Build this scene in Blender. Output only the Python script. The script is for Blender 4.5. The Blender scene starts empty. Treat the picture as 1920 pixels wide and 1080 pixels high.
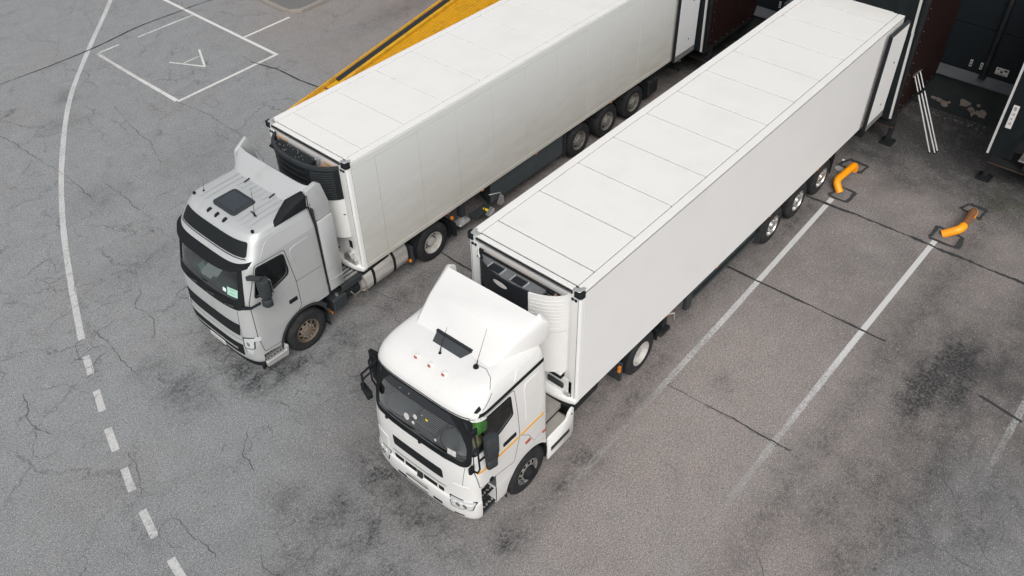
import bpy, bmesh, math, random
import numpy as np
from mathutils import Vector, Matrix
from mathutils.bvhtree import BVHTree
random.seed(7)
SC = bpy.context.scene
COL = SC.collection
R_ = math.radians

# ---------------------------------------------------------------- camera
cd = bpy.data.cameras.new('camera'); cam = bpy.data.objects.new('camera', cd); COL.objects.link(cam)
CPOS = Vector((-8.660, -7.513, 14.025)); CT = Vector((1.767, 1.864, 1.0)); ROLL = -0.025; FPX = 1624.0
_f = (CT - CPOS).normalized(); _r = _f.cross(Vector((0, 0, 1))).normalized(); _u = _r.cross(_f)
_r2 = _r * math.cos(ROLL) + _u * math.sin(ROLL); _u2 = -_r * math.sin(ROLL) + _u * math.cos(ROLL)
cam.matrix_world = Matrix(((_r2.x, _u2.x, -_f.x, CPOS.x), (_r2.y, _u2.y, -_f.y, CPOS.y), (_r2.z, _u2.z, -_f.z, CPOS.z), (0, 0, 0, 1)))
cd.sensor_width = 36.0; cd.lens = FPX / 1920 * 36; cd.clip_end = 2000; cd.clip_start = 0.1
SC.camera = cam
# ---------------------------------------------------------------- light: overcast daylight
SUN_EL, SUN_AZ = 47.0, 226.0        # direction to the sun, azimuth from +X counter-clockwise
w = bpy.data.worlds.new('World'); SC.world = w; w.use_nodes = True
nt = w.node_tree; nt.nodes.clear()
sky = nt.nodes.new('ShaderNodeTexSky'); sky.sky_type = 'NISHITA'; sky.sun_disc = False
sky.sun_elevation = R_(SUN_EL); sky.sun_rotation = R_(90 - SUN_AZ); sky.dust_density = 4; sky.ozone_density = 1.0; sky.air_density = 1.0
hs = nt.nodes.new('ShaderNodeHueSaturation'); hs.inputs['Saturation'].default_value = 0.28; hs.inputs['Value'].default_value = 1.0
bg = nt.nodes.new('ShaderNodeBackground'); bg.inputs[1].default_value = 0.15
wo = nt.nodes.new('ShaderNodeOutputWorld')
nt.links.new(sky.outputs[0], hs.inputs['Color']); nt.links.new(hs.outputs[0], bg.inputs[0]); nt.links.new(bg.outputs[0], wo.inputs[0])
sl = bpy.data.lights.new('sun', 'SUN'); sl.energy = 1.3; sl.angle = R_(38); sl.color = (1.0, 0.975, 0.94)
sun = bpy.data.objects.new('sun', sl); COL.objects.link(sun)
_d = Vector((math.cos(R_(SUN_AZ)) * math.cos(R_(SUN_EL)), math.sin(R_(SUN_AZ)) * math.cos(R_(SUN_EL)), math.sin(R_(SUN_EL))))
sun.rotation_euler = _d.to_track_quat('Z', 'Y').to_euler(); sun.location = (0, 0, 30)
SC.view_settings.view_transform = 'Standard'; SC.view_settings.look = 'None'
SC.view_settings.exposure = -0.02; SC.view_settings.gamma = 1.0

# ---------------------------------------------------------------- materials
def mat(name, col, rough=0.5, metal=0.0, var=0.0, vscale=3.0, bump=0.0, bscale=40.0, coat=0.0, dirt=None, spec=0.5):
    """dirt: (colour, amount, scale, lo, hi) patches of grime by noise"""
    m = bpy.data.materials.new(name); m.use_nodes = True
    n = m.node_tree.nodes; l = m.node_tree.links; p = n['Principled BSDF']
    p.inputs['Roughness'].default_value = rough; p.inputs['Metallic'].default_value = metal
    p.inputs['Coat Weight'].default_value = coat; p.inputs['Coat Roughness'].default_value = 0.08
    p.inputs['Specular IOR Level'].default_value = spec
    c4 = (*col, 1) if len(col) == 3 else col
    tc = n.new('ShaderNodeTexCoord')
    src = None
    if var > 0:
        nz = n.new('ShaderNodeTexNoise'); nz.inputs['Scale'].default_value = vscale; nz.inputs['Detail'].default_value = 6
        l.new(tc.outputs['Object'], nz.inputs['Vector'])
        mx = n.new('ShaderNodeMix'); mx.data_type = 'RGBA'
        mx.inputs['A'].default_value = tuple(x * (1 - var) for x in c4[:3]) + (1,)
        mx.inputs['B'].default_value = tuple(min(1, x * (1 + var)) for x in c4[:3]) + (1,)
        l.new(nz.outputs['Fac'], mx.inputs['Factor']); src = mx.outputs['Result']
    if dirt:
        dc, am, dsc, lo, hi = dirt
        nz = n.new('ShaderNodeTexNoise'); nz.inputs['Scale'].default_value = dsc; nz.inputs['Detail'].default_value = 8; nz.inputs['Roughness'].default_value = 0.65
        l.new(tc.outputs['Object'], nz.inputs['Vector'])
        mr = n.new('ShaderNodeMapRange'); mr.inputs['From Min'].default_value = lo; mr.inputs['From Max'].default_value = hi
        mr.inputs['To Max'].default_value = am; l.new(nz.outputs['Fac'], mr.inputs['Value'])
        mx = n.new('ShaderNodeMix'); mx.data_type = 'RGBA'; mx.inputs['B'].default_value = (*dc, 1)
        if src: l.new(src, mx.inputs['A'])
        else: mx.inputs['A'].default_value = c4
        l.new(mr.outputs['Result'], mx.inputs['Factor']); src = mx.outputs['Result']
    if src: l.new(src, p.inputs['Base Color'])
    else: p.inputs['Base Color'].default_value = c4
    if bump > 0:
        nz = n.new('ShaderNodeTexNoise'); nz.inputs['Scale'].default_value = bscale; nz.inputs['Detail'].default_value = 4
        l.new(tc.outputs['Object'], nz.inputs['Vector'])
        b = n.new('ShaderNodeBump'); b.inputs['Strength'].default_value = bump; b.inputs['Distance'].default_value = 0.01
        l.new(nz.outputs['Fac'], b.inputs['Height']); l.new(b.outputs[0], p.inputs['Normal'])
    return m

GR = (0.30, 0.26, 0.20)
WHITE = mat('white_paint', (0.76, 0.755, 0.735), 0.22, var=0.02, vscale=1.5, coat=0.25, dirt=((0.60, 0.58, 0.52), 0.35, 2.2, 0.55, 0.8))
WHITE2 = mat('fibreglass_white', (0.76, 0.755, 0.735), 0.35, var=0.015, vscale=1.2, coat=0.1, dirt=((0.62, 0.61, 0.56), 0.3, 1.7, 0.55, 0.85))
PANEL = mat('panel_white', (0.82, 0.815, 0.80), 0.42, var=0.012, vscale=0.8, dirt=((0.66, 0.64, 0.60), 0.25, 0.9, 0.5, 0.85))
PANELR = mat('roof_white', (0.80, 0.79, 0.76), 0.5, var=0.02, vscale=0.9, dirt=((0.60, 0.59, 0.54), 0.35, 0.9, 0.48, 0.85))
TRIM = mat('trim_white', (0.82, 0.82, 0.80), 0.4, var=0.03, vscale=4, dirt=((0.5, 0.48, 0.43), 0.4, 3.0, 0.6, 0.85))
SILVER = mat('pale_grey_paint', (0.54, 0.555, 0.55), 0.36, metal=0.28, var=0.03, vscale=1.5, coat=0.35, dirt=((0.36, 0.35, 0.32), 0.4, 2.5, 0.55, 0.8))
BLACKP = mat('black_plastic', (0.014, 0.016, 0.018), 0.7, var=0.2, vscale=8, bump=0.05, spec=0.15)
GREYP = mat('grey_plastic', (0.036, 0.041, 0.044), 0.6, var=0.2, vscale=6, spec=0.3)
RUBBER = mat('tyre_rubber', (0.022, 0.023, 0.025), 0.85, var=0.25, vscale=9, bump=0.15, bscale=60, dirt=((0.06, 0.057, 0.052), 0.55, 4.0, 0.45, 0.75), spec=0.25)
SEAM = mat('seam_dark', (0.02, 0.022, 0.022), 0.7, var=0.1)
JOINT = mat('joint_grey', (0.16, 0.16, 0.155), 0.8, var=0.2)
CHAS = mat('chassis_paint', (0.016, 0.018, 0.02), 0.65, var=0.3, vscale=5, dirt=((0.06, 0.055, 0.05), 0.6, 4, 0.5, 0.8), spec=0.25)
SKIRT = mat('dark_skirt', (0.05, 0.062, 0.068), 0.6, var=0.15, vscale=2, dirt=((0.11, 0.11, 0.10), 0.5, 2, 0.5, 0.85))
STEEL = mat('bare_steel', (0.72, 0.72, 0.70), 0.35, metal=0.85, var=0.12, vscale=5)
ALU = mat('brushed_aluminium', (0.60, 0.60, 0.58), 0.4, metal=0.6, var=0.12, vscale=7, dirt=((0.3, 0.28, 0.24), 0.5, 3.5, 0.5, 0.8))
ALUW = mat('dull_aluminium_tank', (0.60, 0.58, 0.55), 0.45, metal=0.35, var=0.1, vscale=4, dirt=((0.3, 0.27, 0.22), 0.6, 3.0, 0.45, 0.8))
RIMW = mat('rim_white', (0.50, 0.49, 0.46), 0.45, var=0.1, vscale=8, dirt=((0.2, 0.17, 0.13), 0.7, 7, 0.45, 0.75))
RIMT = mat('rim_brown_steel', (0.17, 0.14, 0.105), 0.6, var=0.25, vscale=10, dirt=((0.09, 0.06, 0.04), 0.7, 9, 0.4, 0.7))
RIMG = mat('rim_dusty_grey', (0.22, 0.205, 0.185), 0.65, var=0.3, vscale=12, dirt=((0.06, 0.05, 0.045), 0.7, 9, 0.45, 0.7))
RIMA = mat('rim_polished', (0.58, 0.58, 0.56), 0.25, metal=0.9, var=0.08, vscale=8)
AMBER = mat('amber_lens', (0.60, 0.20, 0.02), 0.25, var=0.1)
REDL = mat('brown_red_lens', (0.42, 0.10, 0.04), 0.25, var=0.2, vscale=30)
LENS = mat('headlamp_lens', (0.72, 0.74, 0.74), 0.12, metal=0.3, var=0.25, vscale=18, coat=1.0)
ORANGE = mat('orange_paint', (0.95, 0.34, 0.006), 0.4, var=0.06, vscale=6, dirt=((0.12, 0.05, 0.02), 0.85, 9, 0.62, 0.70))
STRIPE = mat('orange_stripe', (0.90, 0.42, 0.03), 0.45)
RUST = mat('rusted_pipe', (0.20, 0.085, 0.035), 0.8, var=0.35, vscale=8, bump=0.2)
YEL = mat('ramp_yellow', (0.66, 0.355, 0.012), 0.55, var=0.10, vscale=3, dirt=((0.24, 0.13, 0.03), 0.6, 4, 0.5, 0.75))
YEL2 = mat('ramp_deck_yellow', (0.58, 0.30, 0.010), 0.65, var=0.16, vscale=1.5, dirt=((0.25, 0.14, 0.03), 0.6, 1.2, 0.48, 0.7))
SAFETY = mat('yellow_plastic', (0.85, 0.62, 0.02), 0.5)
BROWN = mat('maroon_sheet', (0.017, 0.0075, 0.0065), 0.6, var=0.3, vscale=3, spec=0.2)
DOCKD = mat('dark_teal_panel', (0.010, 0.014, 0.017), 0.6, var=0.25, vscale=2, spec=0.2)
DOCKF = mat('dark_curtain', (0.009, 0.0125, 0.014), 0.6, var=0.3, vscale=2, dirt=((0.020, 0.022, 0.022), 0.6, 1.5, 0.45, 0.75), spec=0.1)
DCONC = mat('dark_concrete', (0.020, 0.026, 0.027), 0.85, var=0.4, vscale=2.5, bump=0.2, dirt=((0.035, 0.04, 0.04), 0.7, 1.6, 0.45, 0.75))
LEDGE = mat('grey_ledge', (0.085, 0.09, 0.10), 0.7, var=0.15, vscale=5, bump=0.1, bscale=90)
PATCH = mat('peeled_plaster', (0.27, 0.225, 0.195), 0.9, var=0.3, vscale=14, bump=0.3)
STRIPW = mat('grey_white_strip', (0.50, 0.50, 0.49), 0.5, var=0.08, vscale=6)
STICK = mat('white_sticker', (0.62, 0.60, 0.58), 0.5, var=0.05, vscale=9)
PRINTD = mat('dark_print', (0.03, 0.03, 0.035), 0.5)
PRINTG = mat('grey_print', (0.30, 0.30, 0.30), 0.5)
INNER = mat('cab_liner', (0.10, 0.11, 0.115), 0.8, var=0.2)
DASHG = mat('dash_grey', (0.56, 0.61, 0.63), 0.7, var=0.12, vscale=5)
DASHD = mat('dash_dark', (0.09, 0.14, 0.14), 0.6, var=0.2, vscale=5)
SEATM = mat('seat_cloth', (0.05, 0.055, 0.065), 0.9, var=0.3, vscale=12)
PAPER = mat('white_paper', (0.82, 0.88, 0.85), 0.6, var=0.05)
GREENP = mat('mint_paper', (0.38, 0.66, 0.54), 0.6, var=0.08)
HIVIS = mat('green_cloth', (0.16, 0.50, 0.10), 0.8, var=0.35, vscale=9, bump=0.4, bscale=14)
BEIGE = mat('beige_cloth', (0.50, 0.42, 0.24), 0.8, var=0.2, vscale=9)
COPPER = mat('orange_brown_strip', (0.36, 0.17, 0.09), 0.6, var=0.25, vscale=12)
WOOD = mat('plywood_strip', (0.50, 0.30, 0.15), 0.7, var=0.2, vscale=10)
UNITD = mat('unit_dark', (0.013, 0.016, 0.019), 0.45, var=0.2, vscale=5, spec=0.35)
TRAYG = mat('unit_tray_grey', (0.17, 0.18, 0.185), 0.6, metal=0.2, var=0.35, vscale=9)
KERB = mat('kerb_stone', (0.30, 0.275, 0.245), 0.85, var=0.2, vscale=6, bump=0.3, dirt=((0.14, 0.13, 0.12), 0.6, 6, 0.5, 0.75))
DIAM = mat('step_tread_metal', (0.42, 0.40, 0.37), 0.5, metal=0.5, var=0.2, vscale=20)
BEDG = mat('deck_plate_grey', (0.36, 0.34, 0.31), 0.6, metal=0.3, var=0.2, vscale=6, dirt=((0.15, 0.12, 0.09), 0.5, 8, 0.55, 0.75))
MOSS = mat('moss', (0.07, 0.085, 0.03), 0.95, var=0.4, vscale=20, bump=0.5)
GRIT = mat('pale_grit', (0.40, 0.38, 0.34), 0.9, var=0.3, vscale=30)

def glass(name, tint, refl=1.0, rough=0.02):
    m = bpy.data.materials.new(name); m.use_nodes = True
    n = m.node_tree.nodes; l = m.node_tree.links; n.remove(n['Principled BSDF'])
    out = n['Material Output']; tr = n.new('ShaderNodeBsdfTransparent'); tr.inputs[0].default_value = (*tint, 1)
    gl = n.new('ShaderNodeBsdfGlossy'); gl.inputs['Roughness'].default_value = rough
    fr = n.new('ShaderNodeFresnel'); fr.inputs['IOR'].default_value = 1.5
    ml = n.new('ShaderNodeMath'); ml.operation = 'MULTIPLY'; ml.inputs[1].default_value = refl
    mx = n.new('ShaderNodeMixShader')
    l.new(fr.outputs[0], ml.inputs[0]); l.new(ml.outputs[0], mx.inputs[0]); l.new(tr.outputs[0], mx.inputs[1]); l.new(gl.outputs[0], mx.inputs[2])
    l.new(mx.outputs[0], out.inputs['Surface'])
    return m
GLASSA = glass('windscreen_glass_green', (0.90, 0.99, 0.96), 2.6)
GLASSB = glass('windscreen_glass', (0.95, 0.98, 0.99), 5.0)

GLASSC = glass('side_window_glass', (0.9, 0.95, 0.94), 1.3)
def side_dirty(name, top, low, z0, z1):
    """panel paint with cream road film that thickens towards the bottom rail (real grime, by height and noise)"""
    m = mat(name, top, 0.45); n = m.node_tree.nodes; l = m.node_tree.links; p = n['Principled BSDF']
    tc = n.new('ShaderNodeTexCoord'); sp = n.new('ShaderNodeSeparateXYZ'); l.new(tc.outputs['Object'], sp.inputs[0])
    mr = n.new('ShaderNodeMapRange'); mr.inputs['From Min'].default_value = z1; mr.inputs['From Max'].default_value = z0
    l.new(sp.outputs['Z'], mr.inputs['Value'])
    mp = n.new('ShaderNodeMapping'); mp.inputs['Scale'].default_value = (0.7, 1, 2.2); l.new(tc.outputs['Object'], mp.inputs[0])
    nz = n.new('ShaderNodeTexNoise'); nz.inputs['Scale'].default_value = 1.6; nz.inputs['Detail'].default_value = 9; nz.inputs['Roughness'].default_value = 0.62
    l.new(mp.outputs[0], nz.inputs['Vector'])
    ml = n.new('ShaderNodeMath'); ml.operation = 'MULTIPLY'; l.new(mr.outputs['Result'], ml.inputs[0]); l.new(nz.outputs['Fac'], ml.inputs[1])
    m2 = n.new('ShaderNodeMath'); m2.operation = 'MULTIPLY'; m2.inputs[1].default_value = 1.7; m2.use_clamp = True; l.new(ml.outputs[0], m2.inputs[0])
    mx = n.new('ShaderNodeMix'); mx.data_type = 'RGBA'; mx.inputs['A'].default_value = (*top, 1); mx.inputs['B'].default_value = (*low, 1)
    l.new(m2.outputs[0], mx.inputs['Factor'])
    # rusty scuffs, few
    n2 = n.new('ShaderNodeTexNoise'); n2.inputs['Scale'].default_value = 3.5; n2.inputs['Detail'].default_value = 10; n2.inputs['Roughness'].default_value = 0.7
    mp2 = n.new('ShaderNodeMapping'); mp2.inputs['Scale'].default_value = (0.6, 1, 2.6); l.new(tc.outputs['Object'], mp2.inputs[0]); l.new(mp2.outputs[0], n2.inputs['Vector'])
    r2 = n.new('ShaderNodeMapRange'); r2.inputs['From Min'].default_value = 0.66; r2.inputs['From Max'].default_value = 0.74; r2.inputs['To Max'].default_value = 0.5
    l.new(n2.outputs['Fac'], r2.inputs['Value'])
    mx2 = n.new('ShaderNodeMix'); mx2.data_type = 'RGBA'; mx2.inputs['B'].default_value = (0.25, 0.19, 0.13, 1)
    l.new(mx.outputs['Result'], mx2.inputs['A']); l.new(r2.outputs['Result'], mx2.inputs['Factor']); l.new(mx2.outputs['Result'], p.inputs['Base Color'])
    return m
PANELA = side_dirty('weathered_panel', (0.66, 0.67, 0.655), (0.53, 0.51, 0.455), 1.2, 3.9)

def paint_mat(name, base, thr):
    """road paint, worn through to nothing by noise; the mesh attribute 'wear' raises the wear"""
    m = mat(name, base, 0.7); n = m.node_tree.nodes; l = m.node_tree.links; p = n['Principled BSDF']
    tc = n.new('ShaderNodeTexCoord'); nz = n.new('ShaderNodeTexNoise'); nz.inputs['Scale'].default_value = 16; nz.inputs['Detail'].default_value = 9; nz.inputs['Roughness'].default_value = 0.75
    l.new(tc.outputs['Object'], nz.inputs['Vector'])
    nb = n.new('ShaderNodeTexNoise'); nb.inputs['Scale'].default_value = 1.3; nb.inputs['Detail'].default_value = 3; l.new(tc.outputs['Object'], nb.inputs['Vector'])
    at = n.new('ShaderNodeAttribute'); at.attribute_name = 'wear'
    a = n.new('ShaderNodeMath'); a.operation = 'ADD'; l.new(nz.outputs['Fac'], a.inputs[0]); l.new(at.outputs['Fac'], a.inputs[1])
    b = n.new('ShaderNodeMath'); b.operation = 'MULTIPLY_ADD'; b.inputs[1].default_value = 0.35; l.new(nb.outputs['Fac'], b.inputs[0]); l.new(a.outputs[0], b.inputs[2])
    mr = n.new('ShaderNodeMapRange'); mr.inputs['From Min'].default_value = thr; mr.inputs['From Max'].default_value = thr + 0.5
    l.new(b.outputs[0], mr.inputs['Value'])
    tr = n.new('ShaderNodeBsdfTransparent'); mx = n.new('ShaderNodeMixShader')
    l.new(mr.outputs['Result'], mx.inputs[0]); l.new(p.outputs[0], mx.inputs[1]); l.new(tr.outputs[0], mx.inputs[2]); l.new(mx.outputs[0], n['Material Output'].inputs['Surface'])
    return m
PAINT = paint_mat('road_paint_white', (0.70, 0.69, 0.66), 0.72)
PAINTG = paint_mat('road_paint_aged', (0.56, 0.56, 0.55), 0.64)
TAR = paint_mat('tar_seal', (0.035, 0.037, 0.04), 0.75)
CRACK = paint_mat('crack_dark', (0.095, 0.097, 0.10), 0.78)

# ---------------------------------------------------------------- mesh helpers
def link(o, parent=None):
    COL.objects.link(o)
    if parent is not None: o.parent = parent
    return o
def tag(o, label=None, cat=None, group=None, kind=None):
    if label: o['label'] = label
    if cat: o['category'] = cat
    if group: o['group'] = group
    if kind: o['kind'] = kind
    return o
def thing(name, label, cat, loc=(0, 0, 0), rz=0.0, group=None):
    o = bpy.data.objects.new(name, None); o.empty_display_size = 0.3; COL.objects.link(o)
    o.location = loc; o.rotation_euler = (0, 0, rz); return tag(o, label, cat, group)
def finish(me, smooth=None):
    if smooth is not None:
        me.polygons.foreach_set('use_smooth', [True] * len(me.polygons)); me.set_sharp_from_angle(angle=R_(smooth))
    me.update()
class MB:
    def __init__(s): s.v = []; s.f = []; s.mi = []; s.cur = 0
    def add(s, v, f):
        b = len(s.v); s.v += [tuple(p) for p in v]; s.f += [tuple(i + b for i in q) for q in f]; s.mi += [s.cur] * len(f); return s
    def hexa(s, P):  # 8 points, bottom 4 ccw, top 4 ccw
        return s.add(P, [(3, 2, 1, 0), (4, 5, 6, 7), (0, 1, 5, 4), (1, 2, 6, 5), (2, 3, 7, 6), (3, 0, 4, 7)])
    def box(s, x0, x1, y0, y1, z0, z1):
        x0, x1 = min(x0, x1), max(x0, x1); y0, y1 = min(y0, y1), max(y0, y1); z0, z1 = min(z0, z1), max(z0, z1)
        return s.hexa([(x0, y0, z0), (x1, y0, z0), (x1, y1, z0), (x0, y1, z0), (x0, y0, z1), (x1, y0, z1), (x1, y1, z1), (x0, y1, z1)])
    def cyl(s, p0, p1, r0, r1=None, n=16, caps=True):
        r1 = r0 if r1 is None else r1
        p0 = Vector(p0); p1 = Vector(p1); d = (p1 - p0).normalized(); a = d.orthogonal().normalized(); b = d.cross(a)
        V = []
        for p, r in ((p0, r0), (p1, r1)):
            for i in range(n):
                t = 2 * math.pi * i / n; V.append(p + a * math.cos(t) * r + b * math.sin(t) * r)
        F = [(i, (i + 1) % n, n + (i + 1) % n, n + i) for i in range(n)]
        if caps: F += [tuple(range(n - 1, -1, -1)), tuple(range(n, 2 * n))]
        return s.add(V, F)
    def tube(s, pts, r, n=8):
        pts = [Vector(p) for p in pts]; V = []; rr = r if isinstance(r, (list, tuple)) else [r] * len(pts)
        prev = None
        for i, p in enumerate(pts):
            d = (pts[min(i + 1, len(pts) - 1)] - pts[max(i - 1, 0)]).normalized()
            a = d.orthogonal().normalized() if prev is None else (prev - d * prev.dot(d)).normalized()
            prev = a; b = d.cross(a)
            for k in range(n):
                t = 2 * math.pi * k / n; V.append(p + (a * math.cos(t) + b * math.sin(t)) * rr[i])
        F = []
        for i in range(len(pts) - 1):
            for k in range(n):
                F.append((i * n + k, i * n + (k + 1) % n, (i + 1) * n + (k + 1) % n, (i + 1) * n + k))
        F += [tuple(range(n - 1, -1, -1)), tuple(range((len(pts) - 1) * n, len(pts) * n))]
        return s.add(V, F)
    def lathe_y(s, cx, cy, cz, prof, n=40, skip=None, sgn=1):
        """prof: list of (r, y offset); axis along y. skip(ring index, seg index) leaves faces out"""
        V = []; m = len(prof)
        for i in range(n):
            t = 2 * math.pi * i / n
            for r, yy in prof: V.append((cx + r * math.cos(t), cy + yy * sgn, cz + r * math.sin(t)))
        F = []
        for i in range(n):
            for j in range(m - 1):
                if skip and skip(j, i): continue
                F.append((i * m + j, i * m + j + 1, ((i + 1) % n) * m + j + 1, ((i + 1) % n) * m + j))
        return s.add(V, F)
    def prism(s, poly, axis, a, b):
        """poly in the plane normal to axis ('x': (y,z), 'y': (x,z), 'z': (x,y)), from a to b"""
        def P(u, v, w_): return {'x': (w_, u, v), 'y': (u, w_, v), 'z': (u, v, w_)}[axis]
        n = len(poly); V = [P(u, v, a) for u, v in poly] + [P(u, v, b) for u, v in poly]
        F = [tuple(range(n)), tuple(range(2 * n - 1, n - 1, -1))] + [(i, n + i, n + (i + 1) % n, (i + 1) % n) for i in range(n)]
        return s.add(V, F)
    def mesh(s, name, mats, bevel=0.0, smooth=35, recalc=True, seg=1):
        me = bpy.data.meshes.new(name); me.from_pydata(s.v, [], s.f)
        for m in (mats if isinstance(mats, (list, tuple)) else [mats]): me.materials.append(m)
        me.polygons.foreach_set('material_index', s.mi)
        if recalc or bevel:
            bm = bmesh.new(); bm.from_mesh(me)
            if recalc: bmesh.ops.recalc_face_normals(bm, faces=bm.faces)
            if bevel:
                ed = [e for e in bm.edges if len(e.link_faces) == 2 and e.calc_face_angle(0) > R_(32)]
                bmesh.ops.bevel(bm, geom=ed, offset=bevel, offset_type='OFFSET', segments=seg, profile=0.5, affect='EDGES', clamp_overlap=True)
            bm.to_mesh(me); bm.free()
        finish(me, smooth); return me
    def build(s, name, mats, parent=None, **k):
        return link(bpy.data.objects.new(name, s.mesh(name, mats, **k)), parent)

def boxo(name, m, parent, x0, x1, y0, y1, z0, z1, bevel=0.006):
    return MB().box(x0, x1, y0, y1, z0, z1).build(name, m, parent, bevel=bevel)
def roundpoly(pts, r, seg=4, sub=1):
    """rounded polygon with a fixed count of points per corner and per side"""
    n = len(pts); out = []; rr = r if isinstance(r, (list, tuple)) else [r] * n
    cor = []
    for i in range(n):
        p = Vector(pts[i]); a = Vector(pts[i - 1]) - p; b = Vector(pts[(i + 1) % n]) - p
        ra = min(rr[i], a.length * 0.45, b.length * 0.45); an = a.normalized(); bn = b.normalized()
        q0 = p + an * ra; q1 = p + bn * ra; c = []
        for k in range(seg + 1):
            t = k / seg; c.append((1 - t) ** 2 * q0 + 2 * t * (1 - t) * p + t * t * q1)
        cor.append(c)
    for i in range(n):
        out += cor[i]
        nx = cor[(i + 1) % n][0]; last = cor[i][-1]
        for k in range(1, sub): out.append(last.lerp(nx, k / sub))
    return [tuple(p) for p in out]
RAY = {'L': (lambda u, v: (Vector((u, -6, v)), Vector((0, 1, 0)))), 'R': (lambda u, v: (Vector((u, 6, v)), Vector((0, -1, 0)))),
       'F': (lambda u, v: (Vector((-8, u, v)), Vector((1, 0, 0)))), 'T': (lambda u, v: (Vector((u, v, 9)), Vector((0, 0, -1))))}
def bvh_of(me):
    bm = bmesh.new(); bm.from_mesh(me); bmesh.ops.triangulate(bm, faces=bm.faces)
    t = BVHTree.FromBMesh(bm); bm.free(); return t
def onto(bvh, kind, u, v, off):
    o, d = RAY[kind](u, v); h, nn, i, ds = bvh.ray_cast(o, d)
    if h is None:
        h, nn, i, ds = bvh.find_nearest(o + d * 5)
    if nn.dot(d) > 0: nn = -nn
    return h + nn * off
def patch(name, m, parent, bvh, kind, poly, off=0.004, thick=0.012, grid=0.09, smooth=30, link_it=True):
    bm = bmesh.new(); vs = [bm.verts.new((u, v, 0)) for u, v in poly]; bm.faces.new(vs)
    us = [p[0] for p in poly]; vv = [p[1] for p in poly]
    for lo, hi, ax in ((min(us), max(us), 0), (min(vv), max(vv), 1)):
        k = lo + grid
        while k < hi - 0.01:
            co = (k, 0, 0) if ax == 0 else (0, k, 0); no = (1, 0, 0) if ax == 0 else (0, 1, 0)
            bmesh.ops.bisect_plane(bm, geom=bm.verts[:] + bm.edges[:] + bm.faces[:], plane_co=co, plane_no=no); k += grid
    bmesh.ops.triangulate(bm, faces=[f for f in bm.faces if len(f.verts) > 4])
    bm.verts.ensure_lookup_table(); flat = {v: (v.co.x, v.co.y) for v in bm.verts}
    be = [e for e in bm.edges if len(e.link_faces) == 1]
    low = {}
    for e in be:
        for v in e.verts:
            if v not in low:
                nv = bm.verts.new((0, 0, 0)); low[v] = nv
    for v, (a, b) in flat.items(): v.co = onto(bvh, kind, a, b, off)
    for v, nv in low.items(): nv.co = onto(bvh, kind, *flat[v], off - thick)
    for e in be:
        a, b = e.verts; bm.faces.new((a, b, low[b], low[a]))
    bmesh.ops.recalc_face_normals(bm, faces=bm.faces)
    d = RAY[kind](0, 0)[1]
    tot = sum((f.normal.dot(d) * f.calc_area() for f in bm.faces))
    if tot > 0: bmesh.ops.reverse_faces(bm, faces=bm.faces)
    me = bpy.data.meshes.new(name); bm.to_mesh(me); bm.free(); me.materials.append(m); finish(me, smooth)
    return link(bpy.data.objects.new(name, me), parent)
def ring(name, m, parent, bvh, kind, outer, inner, off=0.006, thick=0.02, smooth=40):
    n = len(outer); V = []; F = []
    for a, b in zip(outer, inner):
        V += [onto(bvh, kind, *a, off - thick), onto(bvh, kind, *a, off), onto(bvh, kind, *b, off), onto(bvh, kind, *b, off - thick)]
    for i in range(n):
        j = (i + 1) % n
        for k in range(3): F.append((i * 4 + k, j * 4 + k, j * 4 + k + 1, i * 4 + k + 1))
    return MB().add(V, F).build(name, m, parent, smooth=smooth)
def stripline(bvh, kind, pts, width, off=0.003, step=0.08, mb=None):
    """thin ribbon lying on a surface along a 2-D path"""
    P = []
    for i in range(len(pts) - 1):
        a = Vector(pts[i]); b = Vector(pts[i + 1]); k = max(1, int((b - a).length / step))
        P += [a.lerp(b, t / k) for t in range(k)]
    P.append(Vector(pts[-1])); V = []; F = []
    for i, p in enumerate(P):
        d = (P[min(i + 1, len(P) - 1)] - P[max(i - 1, 0)]).normalized(); q = Vector((-d.y, d.x)) * width / 2
        V += [onto(bvh, kind, *(p + q), off), onto(bvh, kind, *(p - q), off)]
        if i: F.append((2 * i - 2, 2 * i - 1, 2 * i + 1, 2 * i))
    mb = mb or MB(); mb.add(V, F); return mb
def cut(obj, cutters, cm=None):
    for c in cutters:
        co = bpy.data.objects.new('cutter', c.mesh('cutter', cm or INNER, smooth=None)); COL.objects.link(co); co.parent = obj.parent
        md = obj.modifiers.new('b', 'BOOLEAN'); md.operation = 'DIFFERENCE'; md.solver = 'EXACT'; md.material_mode = 'TRANSFER'; md.object = co
        dg = bpy.context.evaluated_depsgraph_get(); me = bpy.data.meshes.new_from_object(obj.evaluated_get(dg))
        obj.modifiers.clear(); obj.data = me; bpy.data.objects.remove(co)
    finish(obj.data, 32)

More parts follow.
